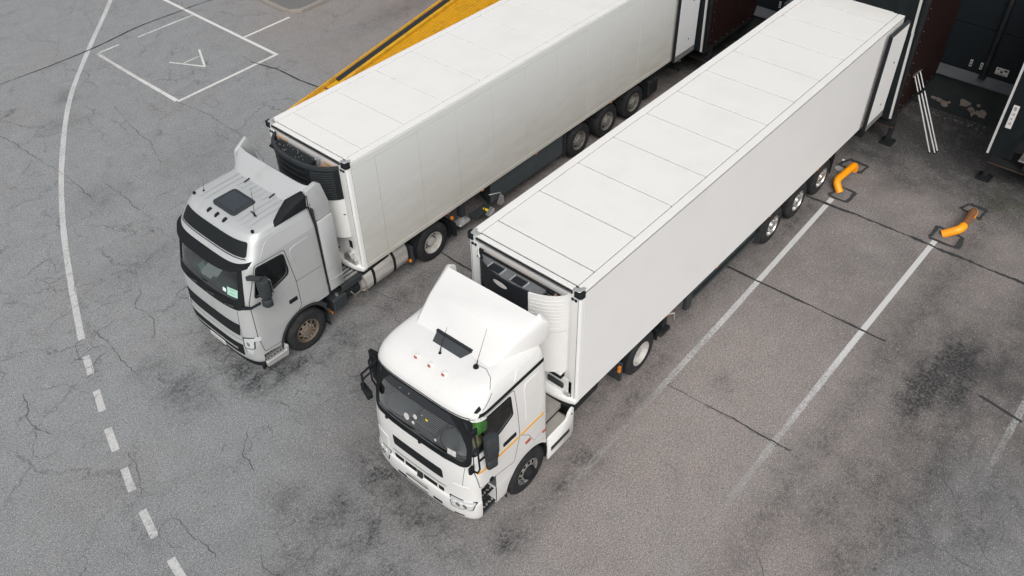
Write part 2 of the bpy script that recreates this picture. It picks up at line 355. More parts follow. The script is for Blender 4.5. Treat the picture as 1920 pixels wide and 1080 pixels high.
# ---------------------------------------------------------------- ground
def build_ground():
    def lines(a, b, st, far):
        out = list(np.arange(a, b + 1e-6, st)); s = st; x = b
        while x < far: s *= 1.35; x += s; out.append(x)
        s = st; x = a; pre = []
        while x > -far: s *= 1.35; x -= s; pre.append(x)
        return np.array(pre[::-1] + out)
    xs = lines(-11, 17, 0.09, 500); ys = lines(-11, 27, 0.09, 500)
    X, Y = np.meshgrid(xs, ys, indexing='ij'); nx, ny = X.shape
    co = np.stack([X.ravel(), Y.ravel(), np.zeros(X.size)], 1)
    me = bpy.data.meshes.new('ground'); me.vertices.add(len(co)); me.vertices.foreach_set('co', co.ravel())
    idx = np.arange(nx * ny).reshape(nx, ny)
    q = np.stack([idx[:-1, :-1], idx[1:, :-1], idx[1:, 1:], idx[:-1, 1:]], -1).reshape(-1, 4)
    me.loops.add(q.size); me.loops.foreach_set('vertex_index', q.ravel())
    me.polygons.add(len(q)); me.polygons.foreach_set('loop_start', np.arange(0, q.size, 4)); me.polygons.foreach_set('loop_total', np.full(len(q), 4))
    me.update(calc_edges=True)
    def sm(t): t = np.clip(t, 0, 1); return t * t * (3 - 2 * t)
    # warm (brownish) concrete side versus bluish asphalt of the circulating lane
    warm = sm((X * 0.75 - Y * 0.55 + 5.5) / 7.0)
    warm *= 1 - 0.75 * sm((-6.5 - Y) / 1.0) * sm((6.0 - X) / 2.0)
    warm = np.maximum(warm, 0.75 * sm((X - 4) / 5) * sm((23 - Y) / 6))
    dark = 0.66 * sm((X - 11.3) / 3.0) * sm((9 - Y) / 2) + 0.16 * sm((X - 13.8) / 2.0) * sm((9 - Y) / 2) + 0.48 * np.exp(-((X - 5.0) / 4.5) ** 2 - ((Y + 8.0) / 2.6) ** 2) + 0.16 * sm((-4.2 - X) / 3) * sm((10 - Y) / 10) + 0.26 * np.exp(-((X + 2.5) / 3.2) ** 2 - ((Y - 1.5) / 3.0) ** 2) + 0.20 * sm((X - 0) / 3) * sm((0.6 - np.abs(Y - 3.0) / 3.5) * 2) + 0.30 * sm((X - 3.5) / 4.5) * sm((1 - Y) / 1.0)  # shelter shade and corner vignette painted in, plus darker patches around the trucks
    stain_shade = np.zeros_like(X)
    for (sx, sy, rx, ry, am) in STAINS:
        d = ((X - sx) / rx) ** 2 + ((Y - sy) / ry) ** 2; stain_shade = np.maximum(stain_shade, am * np.exp(-d * 1.1))
    # tyre tracks along each bay, darkened further to paint in contact shadow
    for yb in (-6.05, 0.0, 6.0):
        for off in (-0.95, 0.95):
            stain_shade = np.maximum(stain_shade, 0.42 * np.exp(-((Y - yb - off) / 0.36) ** 2) * sm((X + 4) / 6))
    for nm, arr in (('warm', warm), ('stain_shade', stain_shade), ('dark', dark)):
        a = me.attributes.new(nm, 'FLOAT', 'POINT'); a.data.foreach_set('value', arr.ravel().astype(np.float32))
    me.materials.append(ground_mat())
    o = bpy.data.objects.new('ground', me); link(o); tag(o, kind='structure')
STAINS = [(-1.2, -1.75, 1.6, .28, .55), (1.5, -1.6, 1.6, .3, .45), (-1.4, 4.3, 1.4, .3, .5), (.8, 4.4, 1.5, .4, .5), (-3.3, .6, .5, 1.6, .45), (-3.0, .9, .5, 1.1, .8), (-3.25, -.2, .45, .9, .7), (-2.5, -1.75, .7, .4, .7), (-3.2, 5.2, .4, .9, .95), (-2.5, 4.6, .7, .3, .9), (-1.0, 4.5, .5, .35, .7), (9.2, -1.3, 2.5, .35, .5), (2.6, -1.4, 1.2, .3, .5), (7.2, -6.6, .8, .35, .8), (1.0, -6.6, .9, .6, .5), (4.9, -6.9, .9, .4, .55), (-5.0, -.1, .6, .5, .6), (-4.6, 1.9, .5, .4, .5), (6.5, -6.3, 1.5, .7, 1.25), (5.6, -6.1, 1.0, .5, 1.2), (6.9, -6.35, .9, .4, 1.5), (7.7, -6.2, .8, .4, .5), (4.3, -6.3, 1.2, .6, .45), (2.9, -6.2, .8, .8, .5), (1.77, -5.9, .9, .9, .45), (2.2, -7.0, 1.2, .8, .5),
          (-.27, -1.68, .55, .5, .6), (0.6, -1.6, .5, .3, .3), (3.0, -8.1, 1.4, .6, .35), (-2.7, 5.1, .55, .6, .85), (-2.84, 6.3, .7, .9, .6), (-4.3, 5.8, .6, .8, .6), (-4.4, 6.8, .5, .6, .4),
          (-1.67, 2.97, 1.2, .9, .40), (-1.3, 4.2, .6, .8, .35), (-4.25, 1.15, .8, .5, .60), (-4.1, .28, .7, .5, .65), (-2.85, .6, .8, .6, .60), (-4.6, -.6, 1.0, .6, .5), (-3.3, -1.2, .6, .6, .4), (-5.3, .8, .9, .5, .4),
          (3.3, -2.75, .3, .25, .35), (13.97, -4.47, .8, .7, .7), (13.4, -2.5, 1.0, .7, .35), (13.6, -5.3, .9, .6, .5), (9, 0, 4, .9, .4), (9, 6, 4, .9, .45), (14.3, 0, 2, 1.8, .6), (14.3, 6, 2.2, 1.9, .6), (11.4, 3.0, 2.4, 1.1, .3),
          (-.7, 17.9, .7, .5, .3), (0.2, 19.3, .4, .5, .4), (-1.9, 13.6, .8, .7, .3), (-2.6, 10.2, 1.2, .8, .25), (2.6, 3.9, .5, .5, .3), (11, 15.5, 2.5, .6, .35), (1.0, 13.2, 1.4, 1.0, .2)]
def ground_mat():
    m = bpy.data.materials.new('worn_asphalt'); m.use_nodes = True; n = m.node_tree.nodes; l = m.node_tree.links; p = n['Principled BSDF']
    p.inputs['Roughness'].default_value = 0.88; p.inputs['Specular IOR Level'].default_value = 0.25
    tc = n.new('ShaderNodeTexCoord'); O = tc.outputs['Object']
    def noise(sc, det=5, ro=0.6, vec=None, dist=0.0):
        z = n.new('ShaderNodeTexNoise'); z.inputs['Scale'].default_value = sc; z.inputs['Detail'].default_value = det; z.inputs['Roughness'].default_value = ro
        z.inputs['Distortion'].default_value = dist; l.new(vec or O, z.inputs['Vector']); return z.outputs['Fac']
    def mr(src, a, b, c=0.0, d=1.0):
        x = n.new('ShaderNodeMapRange'); x.inputs['From Min'].default_value = a; x.inputs['From Max'].default_value = b; x.inputs['To Min'].default_value = c; x.inputs['To Max'].default_value = d
        l.new(src, x.inputs['Value']); return x.outputs['Result']
    def mth(op, a, b=None, c=None, cl=False):
        x = n.new('ShaderNodeMath'); x.operation = op; x.use_clamp = cl
        for i, s in enumerate((a, b, c)):
            if s is None: continue
            if isinstance(s, (int, float)): x.inputs[i].default_value = s
            else: l.new(s, x.inputs[i])
        return x.outputs[0]
    def mix(f, a, b, mode='MIX'):
        x = n.new('ShaderNodeMix'); x.data_type = 'RGBA'; x.blend_type = mode
        for s, k in ((f, 'Factor'), (a, 'A'), (b, 'B')):
            if isinstance(s, (int, float)): x.inputs[k].default_value = s
            elif isinstance(s, tuple): x.inputs[k].default_value = (*s, 1)
            else: l.new(s, x.inputs[k])
        return x.outputs['Result']
    def attr(nm):
        a = n.new('ShaderNodeAttribute'); a.attribute_name = nm; return a.outputs['Fac']
    big = noise(0.35, 4, 0.55); mid = noise(2.2, 6, 0.62)
    wf = mth('ADD', attr('warm'), mr(big, 0.3, 0.7, -0.22, 0.22), cl=True)
    base = mix(wf, (0.288, 0.299, 0.303), (0.290, 0.256, 0.239))
    base = mix(mr(mid, 0.25, 0.8, 0.0, 0.36), base, (0.150, 0.146, 0.143))
    base = mix(mr(noise(5.5, 4, 0.7), 0.55, 0.8, 0.0, 0.35), base, (0.30, 0.29, 0.28))
    dk = mth('MULTIPLY', attr('dark'), mr(noise(0.9, 7, 0.68), 0.3, 0.65, 0.45, 1.45), cl=True)  # painted shade and darker patches, broken up by noise
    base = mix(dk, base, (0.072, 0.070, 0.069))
    # dark rubbed speckle clusters
    cl_ = mth('MULTIPLY', mr(noise(1.3, 8, 0.75, None, 0.6), 0.56, 0.74), mr(noise(9.0, 6, 0.8), 0.42, 0.66))
    base = mix(mth('MULTIPLY', cl_, 0.62), base, (0.055, 0.056, 0.058))
    lt_ = mr(noise(0.7, 6, 0.7, None, 0.3), 0.60, 0.80, 0.0, 0.30)
    base = mix(lt_, base, (0.36, 0.35, 0.335))
    # grain and aggregate
    gr = noise(48, 3, 0.8); g2 = noise(19, 4, 0.75)
    base = mix(1.0, base, mix(mr(gr, 0.3, 0.7), (0.08, 0.08, 0.08), (0.92, 0.92, 0.92)), 'OVERLAY')
    base = mix(0.8, base, mix(mr(g2, 0.3, 0.7), (0.34, 0.34, 0.34), (0.66, 0.66, 0.66)), 'OVERLAY')
    vo = n.new('ShaderNodeTexVoronoi'); vo.inputs['Scale'].default_value = 26; l.new(O, vo.inputs['Vector'])
    sepc = n.new('ShaderNodeSeparateColor'); l.new(vo.outputs['Color'], sepc.inputs[0])
    spk = mth('MULTIPLY', mr(vo.outputs['Distance'], 0.32, 0.16), mr(sepc.outputs[0], 0.70, 0.80))
    base = mix(mth('MULTIPLY', spk, 0.6), base, (0.56, 0.55, 0.53))
    vd = n.new('ShaderNodeTexVoronoi'); vd.inputs['Scale'].default_value = 13; l.new(O, vd.inputs['Vector'])
    sepd = n.new('ShaderNodeSeparateColor'); l.new(vd.outputs['Color'], sepd.inputs[0])
    pit = mth('MULTIPLY', mr(vd.outputs['Distance'], 0.28, 0.12), mr(sepd.outputs[1], 0.86, 0.90))
    base = mix(mth('MULTIPLY', pit, 0.5), base, (0.07, 0.07, 0.07))
    # oil and rubber stains, with the tracks' painted contact shade
    sn = mth('MULTIPLY_ADD', noise(3.2, 9, 0.72), 4.2, -1.15); st = mth('MULTIPLY', attr('stain_shade'), sn, cl=True)
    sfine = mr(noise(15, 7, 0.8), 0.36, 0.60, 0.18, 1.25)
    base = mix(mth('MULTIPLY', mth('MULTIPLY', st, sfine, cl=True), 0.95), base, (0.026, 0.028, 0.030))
    # fine crazing cracks, in patches
    nv = n.new('ShaderNodeTexNoise'); nv.inputs['Scale'].default_value = 1.6; nv.inputs['Detail'].default_value = 7; nv.inputs['Roughness'].default_value = 0.7; l.new(O, nv.inputs['Vector'])
    vm = n.new('ShaderNodeVectorMath'); vm.operation = 'MULTIPLY_ADD'; vm.inputs[1].default_value = (1.1, 1.1, 0); l.new(nv.outputs['Color'], vm.inputs[0]); l.new(O, vm.inputs[2])
    tot = None
    for sc, wd, lo, hi, seed in ((0.42, 0.010, 0.44, 0.58, 3.0), (1.1, 0.018, 0.50, 0.62, 11.0)):
        vc = n.new('ShaderNodeTexVoronoi'); vc.feature = 'DISTANCE_TO_EDGE'; vc.inputs['Scale'].default_value = sc; l.new(vm.outputs[0], vc.inputs['Vector'])
        mp = n.new('ShaderNodeMapping'); mp.inputs['Location'].default_value = (seed, seed * 2, 0); l.new(O, mp.inputs[0])
        k = mth('MULTIPLY', mr(vc.outputs['Distance'], wd, 0.0), mr(noise(0.55, 5, 0.7, mp.outputs[0]), lo, hi))
        tot = k if tot is None else mth('MAXIMUM', tot, k)
    tot = mth('MULTIPLY', tot, mr(attr('warm'), 0.2, 0.9, 1.0, 0.4))
    base = mix(mth('MULTIPLY', tot, 0.5), base, (0.055, 0.055, 0.057))
    l.new(base, p.inputs['Base Color'])
    h = mth('SUBTRACT', mth('MULTIPLY_ADD', g2, 0.8, gr), mth('MULTIPLY', tot, 2.0))
    b = n.new('ShaderNodeBump'); b.inputs['Strength'].default_value = 0.45; b.inputs['Distance'].default_value = 0.012
    l.new(h, b.inputs['Height']); l.new(b.outputs[0], p.inputs['Normal'])
    return m
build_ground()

def ribbon(name, pts, width, m, z=0.004, jit=0.0, wear=None, step=0.12, wj=0.0):
    """flat painted ribbon on the ground; wear: list of values at the points"""
    P = []; Wr = []
    for i in range(len(pts) - 1):
        a = Vector(pts[i]); b = Vector(pts[i + 1]); k = max(1, int((b - a).length / step))
        for t in range(k):
            P.append(a.lerp(b, t / k)); Wr.append(0 if wear is None else wear[i] + (wear[i + 1] - wear[i]) * t / k)
    P.append(Vector(pts[-1])); Wr.append(0 if wear is None else wear[-1])
    V = []; F = []; A = []; n = len(P); j = 0.0; wr = 0.0
    for i, p in enumerate(P):
        d = (P[min(i + 1, n - 1)] - P[max(i - 1, 0)]).normalized(); q = Vector((-d.y, d.x))
        if jit: j = 0.7 * j + random.uniform(-jit, jit)
        wr = .75 * wr + .25 * random.uniform(-wj, wj) * 2.2; wd = width / 2 * (1 + wr); c = p + q * j
        V += [(c.x + q.x * wd, c.y + q.y * wd, z), (c.x - q.x * wd, c.y - q.y * wd, z)]; A += [Wr[i]] * 2
        if i: F.append((2 * i - 2, 2 * i - 1, 2 * i + 1, 2 * i))
    me = bpy.data.meshes.new(name); me.from_pydata(V, [], F); me.materials.append(m)
    a = me.attributes.new('wear', 'FLOAT', 'POINT'); a.data.foreach_set('value', A)
    bm = bmesh.new(); bm.from_mesh(me); bmesh.ops.recalc_face_normals(bm, faces=bm.faces)
    for f in bm.faces:
        if f.normal.z < 0: f.normal_flip()
    bm.to_mesh(me); bm.free()
    return tag(link(bpy.data.objects.new(name, me)), kind='structure')
def spline(pts, k=8):
    out = []; n = len(pts)
    for i in range(n - 1):
        p0, p1, p2, p3 = (Vector(pts[max(i - 1, 0)]), Vector(pts[i]), Vector(pts[i + 1]), Vector(pts[min(i + 2, n - 1)]))
        for t in range(k):
            u = t / k; out.append(0.5 * ((2 * p1) + (p2 - p0) * u + (2 * p0 - 5 * p1 + 4 * p2 - p3) * u * u + (3 * p1 - p0 - 3 * p2 + p3) * u ** 3))
    out.append(Vector(pts[-1])); return out
# lane edge arc and its dashes
ribbon('lane_line', spline([(8.4, 29.5), (6.6, 27.1), (4.9, 24.71), (2.27, 21.64), (.14, 18.97), (-1.65, 16.07), (-2.91, 13.69), (-3.9, 11.54), (-4.98, 8.93)]), 0.15, PAINTG, wj=.06)
for a, b in (((-5.18, 8.39), (-5.38, 7.80)), ((-5.55, 7.29), (-5.76, 6.67)), ((-5.93, 6.17), (-6.12, 5.53)), ((-6.24, 5.02), (-6.42, 4.42)), ((-6.53, 3.89), (-6.69, 3.21)), ((-6.75, 2.6), (-6.86, 1.9)), ((-6.9, 1.4), (-6.95, .8))):
    ribbon('lane_dash', [a, b], 0.15, PAINTG, wj=.05)
# marked rectangle with the letter A
ribbon('bay_line', [(2.34, 16.28), (6.28, 16.33)], .11, PAINT, wear=[.06, .03])
ribbon('bay_line', [(2.36, 21.2), (2.33, 18.6), (2.34, 16.34)], .12, PAINT, wear=[.22, .12, .05], wj=.12)
ribbon('bay_line', [(6.22, 16.39), (6.22, 25.5)], .12, PAINT, z=0.004, wear=[0, 0])
ribbon('bay_line', [(6.29, 18.23), (8.28, 18.23)], .10, PAINT, wear=[.04, .0])
ribbon('bay_line', [(2.44, 21.2), (3.2, 21.2)], .09, PAINT, wear=[.1, .14])
ribbon('bay_line', [(3.9, 21.18), (4.3, 21.18)], .09, PAINT, wear=[.26, .2])
ribbon('bay_line', [(4.3, 21.18), (5.4, 21.17)], .09, PAINT, wear=[.15, .1])
ribbon('bay_line', [(5.4, 21.17), (6.14, 21.15)], .09, PAINT, wear=[.15, .12])
ribbon('painted_letter', [(4.17, 17.56), (3.59, 18.72)], .07, PAINT, wear=[.05, .12])
ribbon('painted_letter', [(4.17, 17.50), (4.75, 18.69)], .07, PAINT, z=0.008, wear=[.05, .05])
ribbon('painted_letter', [(3.86, 18.27), (4.48, 18.27)], .055, PAINT, z=0.012, wear=[.15, .12])
# bay lines at the docks
ribbon('dock_line', [(10.63, -1.64), (5.1, -1.80), (3.0, -1.84), (1.4, -1.87), (-.9, -1.91), (-2.6, -1.95)], .13, PAINTG, wear=[-.22, .06, .22, .36, .44, .50])
ribbon('dock_line', [(10.63, -4.38), (6.1, -4.35), (3.2, -4.35), (1.48, -4.36), (.2, -4.40), (-1.0, -4.42), (-2.4, -4.45)], .13, PAINTG, wear=[-.27, -.04, .22, .34, .43, .47, .52])
ribbon('dock_line', [(8.6, -7.78), (6.63, -7.78), (4.43, -7.80), (2.4, -7.73)], .13, PAINTG, wear=[.20, .30, .42, .52])
# tar-sealed joints
ribbon('tar_joint', [(10.30, 3.6), (10.31, -1.11), (10.36, -2.2), (10.40, -3.4), (10.38, -4.7), (10.42, -6.56), (10.45, -11.0)], .075, TAR, z=.008, jit=.012, wj=.75, step=.05, wear=[.1, .05, .0, -.1, .0, .05, .05])
ribbon('tar_joint', [(6.48, 3.2), (6.50, -1.09), (6.55, -4.88)], .045, TAR, z=.008, jit=.008, wj=.7, wear=[.05, .02, .02], step=.09)
ribbon('tar_joint', [(6.3, -7.0), (6.15, -7.9)], .05, TAR, z=.009, jit=.01, wj=.3)
ribbon('tar_joint', [(2.42, 4.9), (2.38, 3.4)], .045, TAR, z=.008, jit=.015, wj=.4, wear=[.1, .0])
ribbon('tar_joint', [(5.35, 16.6), (5.60, 15.5), (5.62, 14.4), (5.72, 13.3)], .05, TAR, z=.008, jit=.008, wj=.6, wear=[.25, .1, .06, .1])
ribbon('tar_joint', spline([(8.6, 21.4), (7.31, 21.71), (6.09, 21.8), (4.37, 21.88), (2.59, 21.67), (.82, 21.65), (-.77, 21.76)]), .05, TAR, z=.009, jit=.008, wj=.6, wear=[x * .005 for x in range(49)], step=.08)
CR = [[(-6.2, 3.45), (-6.2, 3.01), (-6.28, 2.77), (-6.17, 2.38), (-6.2, 2.0)], [(-4.6, 9.46), (-4.63, 8.7), (-4.65, 8.08), (-4.72, 7.3), (-4.83, 6.6)],
      [(.36, 5.23), (.52, 4.46), (.77, 3.83)], [(.01, 4.65), (.23, 4.25), (.06, 3.9), (.04, 3.61)], [(-2.21, 18.72), (-2.08, 17.01), (-1.97, 15.22), (-2.05, 13.76)],
      [(-1.44, 13.99), (-1.46, 12.86), (-1.53, 12.21)], [(2.42, -2.8), (2.48, -3.51), (2.47, -4.12), (2.52, -4.68), (2.42, -4.96)], [(2.16, -7.09), (2.28, -7.72), (2.34, -8.35), (2.37, -8.61)],
      [(4.58, -6.82), (3.82, -7.27), (3.12, -7.88), (2.57, -8.54)], [(2.34, 16.2), (2.5, 14.9), (2.45, 13.4), (2.2, 11.9), (1.6, 10.6), (1.7, 9.6)], [(0.9, 17.6), (.6, 16.0), (.5, 15.0), (.1, 13.7)],
      [(-6.0, 5.3), (-6.1, 4.7), (-6.3, 4.2)], [(-2.6, 5.9), (-2.95, 5.6), (-3.1, 6.0), (-3.35, 5.8)], [(-2.8, 5.1), (-3.1, 4.8), (-3.0, 4.4)], [(-5.5, 1.6), (-5.8, 1.2), (-5.7, .8)], [(1.0, -4.9), (.6, -5.3), (.2, -5.2), (-.2, -5.6)],
      [(-.2, 2.6), (-.8, 2.3), (-1.0, 1.8)], [(-4.1, 3.9), (-4.5, 3.5), (-4.6, 3.0)], [(-3.2, 9.4), (-3.6, 8.9), (-3.5, 8.2), (-3.9, 7.7)], [(-6.6, 8.4), (-6.9, 7.6), (-6.8, 6.9)], [(-.6, 10.2), (-.9, 9.5), (-1.4, 9.1)]]
for c in CR:
    w_ = [random.uniform(.02, .16) for _ in c]; w_[0] = w_[-1] = .25
    ribbon('asphalt_crack', c, .014, CRACK, z=.006, jit=.03, wj=.8, wear=w_, step=.07)
    if False:
        a, b = c[1], c[2]; ribbon('asphalt_crack', [a, ((a[0] + b[0]) / 2 + random.uniform(-.4, .4), a[1] - .2 + random.uniform(-.2, .2)), (b[0] + random.uniform(-.8, .8), b[1] + random.uniform(-.6, .6))], .009, CRACK, z=.0065, jit=.04, wj=.6, wear=[.05, .12, .28], step=.07)
fc = MB(); rf = random.Random(99)
def tiny(x, y, L, a, wd):
    P = []; n = max(4, int(L / .05))
    for i in range(n + 1):
        P.append((x, y)); a += rf.uniform(-.55, .55); x += math.cos(a) * L / n; y += math.sin(a) * L / n
    V = []; F = []
    for i, (u, v) in enumerate(P):
        q = P[min(i + 1, n)]; r = P[max(i - 1, 0)]; dx, dy = q[0] - r[0], q[1] - r[1]; m = math.hypot(dx, dy) or 1; k = wd * rf.uniform(.3, 1.2) * math.sin(math.pi * (i + .4) / (n + .8)) / m
        V += [(u - dy * k, v + dx * k, .0075), (u + dy * k, v - dx * k, .0075)]
        if i: F.append((2 * i - 2, 2 * i - 1, 2 * i + 1, 2 * i))
    fc.add(V, F)
for i in range(150):
    x = rf.uniform(-7, 4); y = rf.uniform(7.5, 22) if rf.random() < .7 else rf.uniform(-2, 9)
    if x > -1.5 and y < 12: x = rf.uniform(-7, -3.5)
    a = rf.choice((1.3, 2.0, -.9, .2)) + rf.uniform(-.5, .5); L = rf.choice((.15, .25, .4, .7, 1.2)); tiny(x, y, L, a, .0045 + .004 * rf.random())
    if rf.random() < .5: tiny(x + rf.uniform(-.1, .1), y + rf.uniform(-.1, .1), L * .5, a + 1.1, .004)
for i in range(40): tiny(rf.uniform(-3.6, -2.2), rf.uniform(4.0, 6.6), rf.choice((.12, .2, .35)), rf.uniform(0, 6.28), .008)
for i in range(40): tiny(rf.uniform(-3, 4), rf.uniform(-8.2, -3), rf.choice((.1, .2, .4)), rf.uniform(0, 6.28), .0045)
for i in range(24): tiny(rf.uniform(-.2, 1.8), rf.uniform(2.6, 4.6), rf.choice((.12, .2, .3)), rf.uniform(0, 6.28), .006)
tag(fc.build('fine_cracks', CRACK, recalc=False, smooth=None), kind='stuff')
ribbon('tar_joint', [(2.40, -1.9), (2.46, -2.8), (2.50, -3.5), (2.49, -4.1), (2.54, -4.7)], .028, TAR, z=.008, jit=.012, wj=.7, wear=[.35, .2, .05, -.02, .15], step=.06)
# tar squares round the feet of the wheel guides
for P in ([(12.17, -1.08), (12.60, -1.20), (12.60, -1.74), (12.16, -1.72)], [(11.26, -1.62), (11.24, -2.02), (10.69, -1.99), (10.72, -1.50)], [(12.35, -4.36), (12.69, -4.50), (12.67, -4.94), (12.16, -4.92)], [(11.24, -4.23), (11.16, -4.88), (10.66, -4.88), (10.69, -4.22)]):
    for i in range(4):
        ribbon('tar_patch_edge', [P[i], P[(i + 1) % 4]], .075 if i != 1 else .12, TAR, z=.010 + i * .003, jit=.014, wj=.4, step=.06)
ribbon('rust_stain', [(9.6, 2.02), (9.2, 2.0), (8.5, 1.97), (7.7, 1.92)], .10, paint_mat('rusty_stain', (0.16, 0.055, 0.03), 0.62), z=.006, jit=.02, wj=.5, step=.08)

# raised kerbed island in the top-left corner
kt = thing('traffic_island', 'low asphalt traffic island edged with pale kerb stones beside the painted bay', 'traffic island', (8.4, 18.3, 0))
KP = [(8.36, 24.4), (8.38, 18.60), (8.44, 18.42), (8.78, 18.12), (9.1, 18.12), (16.6, 18.2)]
isl = MB(); isl.prism([(p[0] - 8.4 + .05, p[1] - 18.3 + .05) for p in KP] + [(8.2, 6.1)], 'z', 0.0, .125)
isl.build('island_top', mat('island_asphalt', (0.17, 0.165, 0.16), 0.9, var=.2, vscale=8, bump=.3), kt)
def kerb(a, b):
    a = Vector(a); b = Vector(b); L = (b - a).length; k = max(1, round(L / .98)); d = (b - a).normalized(); q = Vector((-d.y, d.x))
    for i in range(k):
        p = a + d * (L * i / k + .006); r = a + d * (L * (i + 1) / k - .006); h = .135 + random.uniform(-.005, .005)
        c = [p - q * .0, r - q * .0, r + q * .14, p + q * .14]
        MB().hexa([(v.x - 8.4, v.y - 18.3, 0) for v in c] + [(v.x - 8.4, v.y - 18.3, h) for v in c]).build('kerb_stone', KERB, kt, bevel=.012)
for i in range(len(KP) - 1): kerb(KP[i], KP[i + 1])

# ---------------------------------------------------------------- wheels
def hull(pts):
    bm = bmesh.new(); vs = [bm.verts.new(p) for p in pts]; r = bmesh.ops.convex_hull(bm, input=vs)
    bmesh.ops.delete(bm, geom=[v for v in bm.verts if not v.link_faces], context='VERTS')
    bmesh.ops.dissolve_limit(bm, angle_limit=R_(1.5), verts=bm.verts, edges=bm.edges)
    bm.verts.index_update(); V = [tuple(v.co) for v in bm.verts]; F = [tuple(v.index for v in f.verts) for f in bm.faces]; bm.free()
    return MB().add(V, F)
WM = {}
def wheel(parent, x, y, s, style, R=0.52, name='wheel'):
    """y is the plane of the tyre's outer wall, s the outward direction along y"""
    key = (style, s, R)
    if key not in WM:
        k = R / 0.52
        g = []
        for yy in (-.095, -.145, -.195, -.245): g += [(.521, yy + .008), (.506, yy + .004), (.506, yy - .006), (.521, yy - .010)]
        tp = [(.285, -.03), (.295, .0), (.33, .012), (.40, .016), (.405, .010), (.46, .006), (.498, -.02), (.514, -.05)] + g + [(.514, -.285), (.46, -.315), (.33, -.325), (.29, -.30)]
        tm = MB().lathe_y(0, 0, 0, [(r * k, a) for r, a in tp], 56, sgn=s)
        sh = []                                                     # shoulder blocks of the tread
        for i in range(56):
            t = 2 * math.pi * (i + .5) / 56; t2 = 2 * math.pi * (i + 1.0) / 56
            ra, rb = .500 * k, .5225 * k
            P = [(ra * math.cos(t), s * -.012, ra * math.sin(t)), (ra * math.cos(t2), s * -.012, ra * math.sin(t2)), (ra * math.cos(t2), s * -.08, ra * math.sin(t2)), (ra * math.cos(t), s * -.08, ra * math.sin(t)),
                 (rb * math.cos(t), s * -.045, rb * math.sin(t)), (rb * math.cos(t2), s * -.045, rb * math.sin(t2)), (rb * math.cos(t2), s * -.08, rb * math.sin(t2)), (rb * math.cos(t), s * -.08, rb * math.sin(t))]
            tm.hexa(P)
        tyre = tm.mesh('tyre', RUBBER)
        N = 40
        if style == 'steer_brown': prof = [(.292, .004), (.283, .008), (.272, -.02), (.262, -.06), (.245, -.07), (.235, -.045), (.178, -.02), (.168, -.005), (.11, -.002), (.10, .02), (.0, .035)]; ringj = 5; m = RIMT; lug = (.142, .0)
        elif style == 'steer_silver': prof = [(.292, .004), (.283, .008), (.270, -.015), (.258, -.045), (.240, -.05), (.232, -.03), (.185, -.0), (.172, .01), (.11, .015), (.10, .03), (.0, .04)]; ringj = 5; m = RIMA; lug = (.142, .015)
        elif style == 'dish': prof = [(.292, .004), (.283, .010), (.272, -.01), (.264, -.13), (.245, -.165), (.235, -.17), (.178, -.155), (.168, -.145), (.125, -.14), (.115, -.06), (.0, -.05)]; ringj = 5; m = RIMW; lug = (.145, -.14)
        elif style == 'dusty': prof = [(.292, .002), (.281, .006), (.268, -.03), (.258, -.075), (.245, -.08), (.232, -.07), (.178, -.045), (.168, -.03), (.125, -.03), (.112, .03), (.0, .04)]; ringj = 5; m = RIMG; lug = (.142, -.025)
        else: prof = [(.292, .004), (.281, .010), (.270, -.02), (.262, -.07), (.248, -.09), (.240, -.085), (.165, -.035), (.158, -.02), (.115, -.02), (.105, .02), (.0, .03)]; ringj = 5; m = RIMA; lug = (.138, -.02)
        pr = [(r * k, a) for r, a in prof]
        skip = (lambda j, i: j == ringj and (i % 4) < 2)
        rim = MB().lathe_y(0, 0, 0, pr, N, skip=skip, sgn=s).mesh('rim', m, recalc=False)
        ln = MB()
        for i in range(10):
            t = 2 * math.pi * i / 10 + .1; a = Vector((math.cos(t) * lug[0] * k, s * lug[1], math.sin(t) * lug[0] * k)); ln.cyl(a, a + Vector((0, s * .028, 0)), .014, n=8)
        lugs = ln.mesh('lug_nuts', STEEL if style in ('alloy', 'dusty', 'steer_brown') else BLACKP)
        hubm = None
        if style == 'steer_silver':
            h = MB().cyl((0, s * .02, 0), (0, s * .13, 0), .155, .115, 28); hubm = h.mesh('hub', BLACKP, bevel=.01)
        dr = MB().cyl((0, s * -.10 if style != 'dish' else s * -.25, 0), (0, -.32 * s, 0), .245 * k, n=24).mesh('brake_drum', CHAS)
        WM[key] = (tyre, rim, lugs, hubm, dr)
    ty, rim, lugs, hubm, dr = WM[key]
    a = random.uniform(0, 6)
    o = link(bpy.data.objects.new(name, rim), parent); o.location = (x, y, R); o.rotation_euler = (0, a, 0)
    for nm, me in (('tyre', ty), ('lug_nuts', lugs), ('hub', hubm), ('brake_drum', dr)):
        if me is not None:
            c_ = link(bpy.data.objects.new(nm, me), o)
            if nm == 'lug_nuts': c_['kind'] = 'stuff'
    return o
def dual(parent, x, s, style, ylen=1.25):
    wheel(parent, x, s * ylen, s, style)
    wheel(parent, x, s * (ylen - .345), s, 'dish' if style == 'dish' else style, name='inner_wheel')
def fender_arc(parent, name, m, x, z, r, y0, y1, a0, a1, th=.018, n=16, flap=0.0):
    V = []; F = []
    for i in range(n + 1):
        t = R_(a0 + (a1 - a0) * i / n)
        for rr in (r, r + th):
            for yy in (y0, y1): V.append((x + rr * math.cos(t), yy, z + rr * math.sin(t)))
    for i in range(n):
        b = i * 4; c = b + 4; F += [(b, b + 1, c + 1, c), (b + 2, c + 2, c + 3, b + 3), (b, c, c + 2, b + 2), (b + 1, b + 3, c + 3, c + 1)]
    F += [(0, 2, 3, 1), (n * 4, n * 4 + 1, n * 4 + 3, n * 4 + 2)]
    return MB().add(V, F).build(name, m, parent, smooth=40)

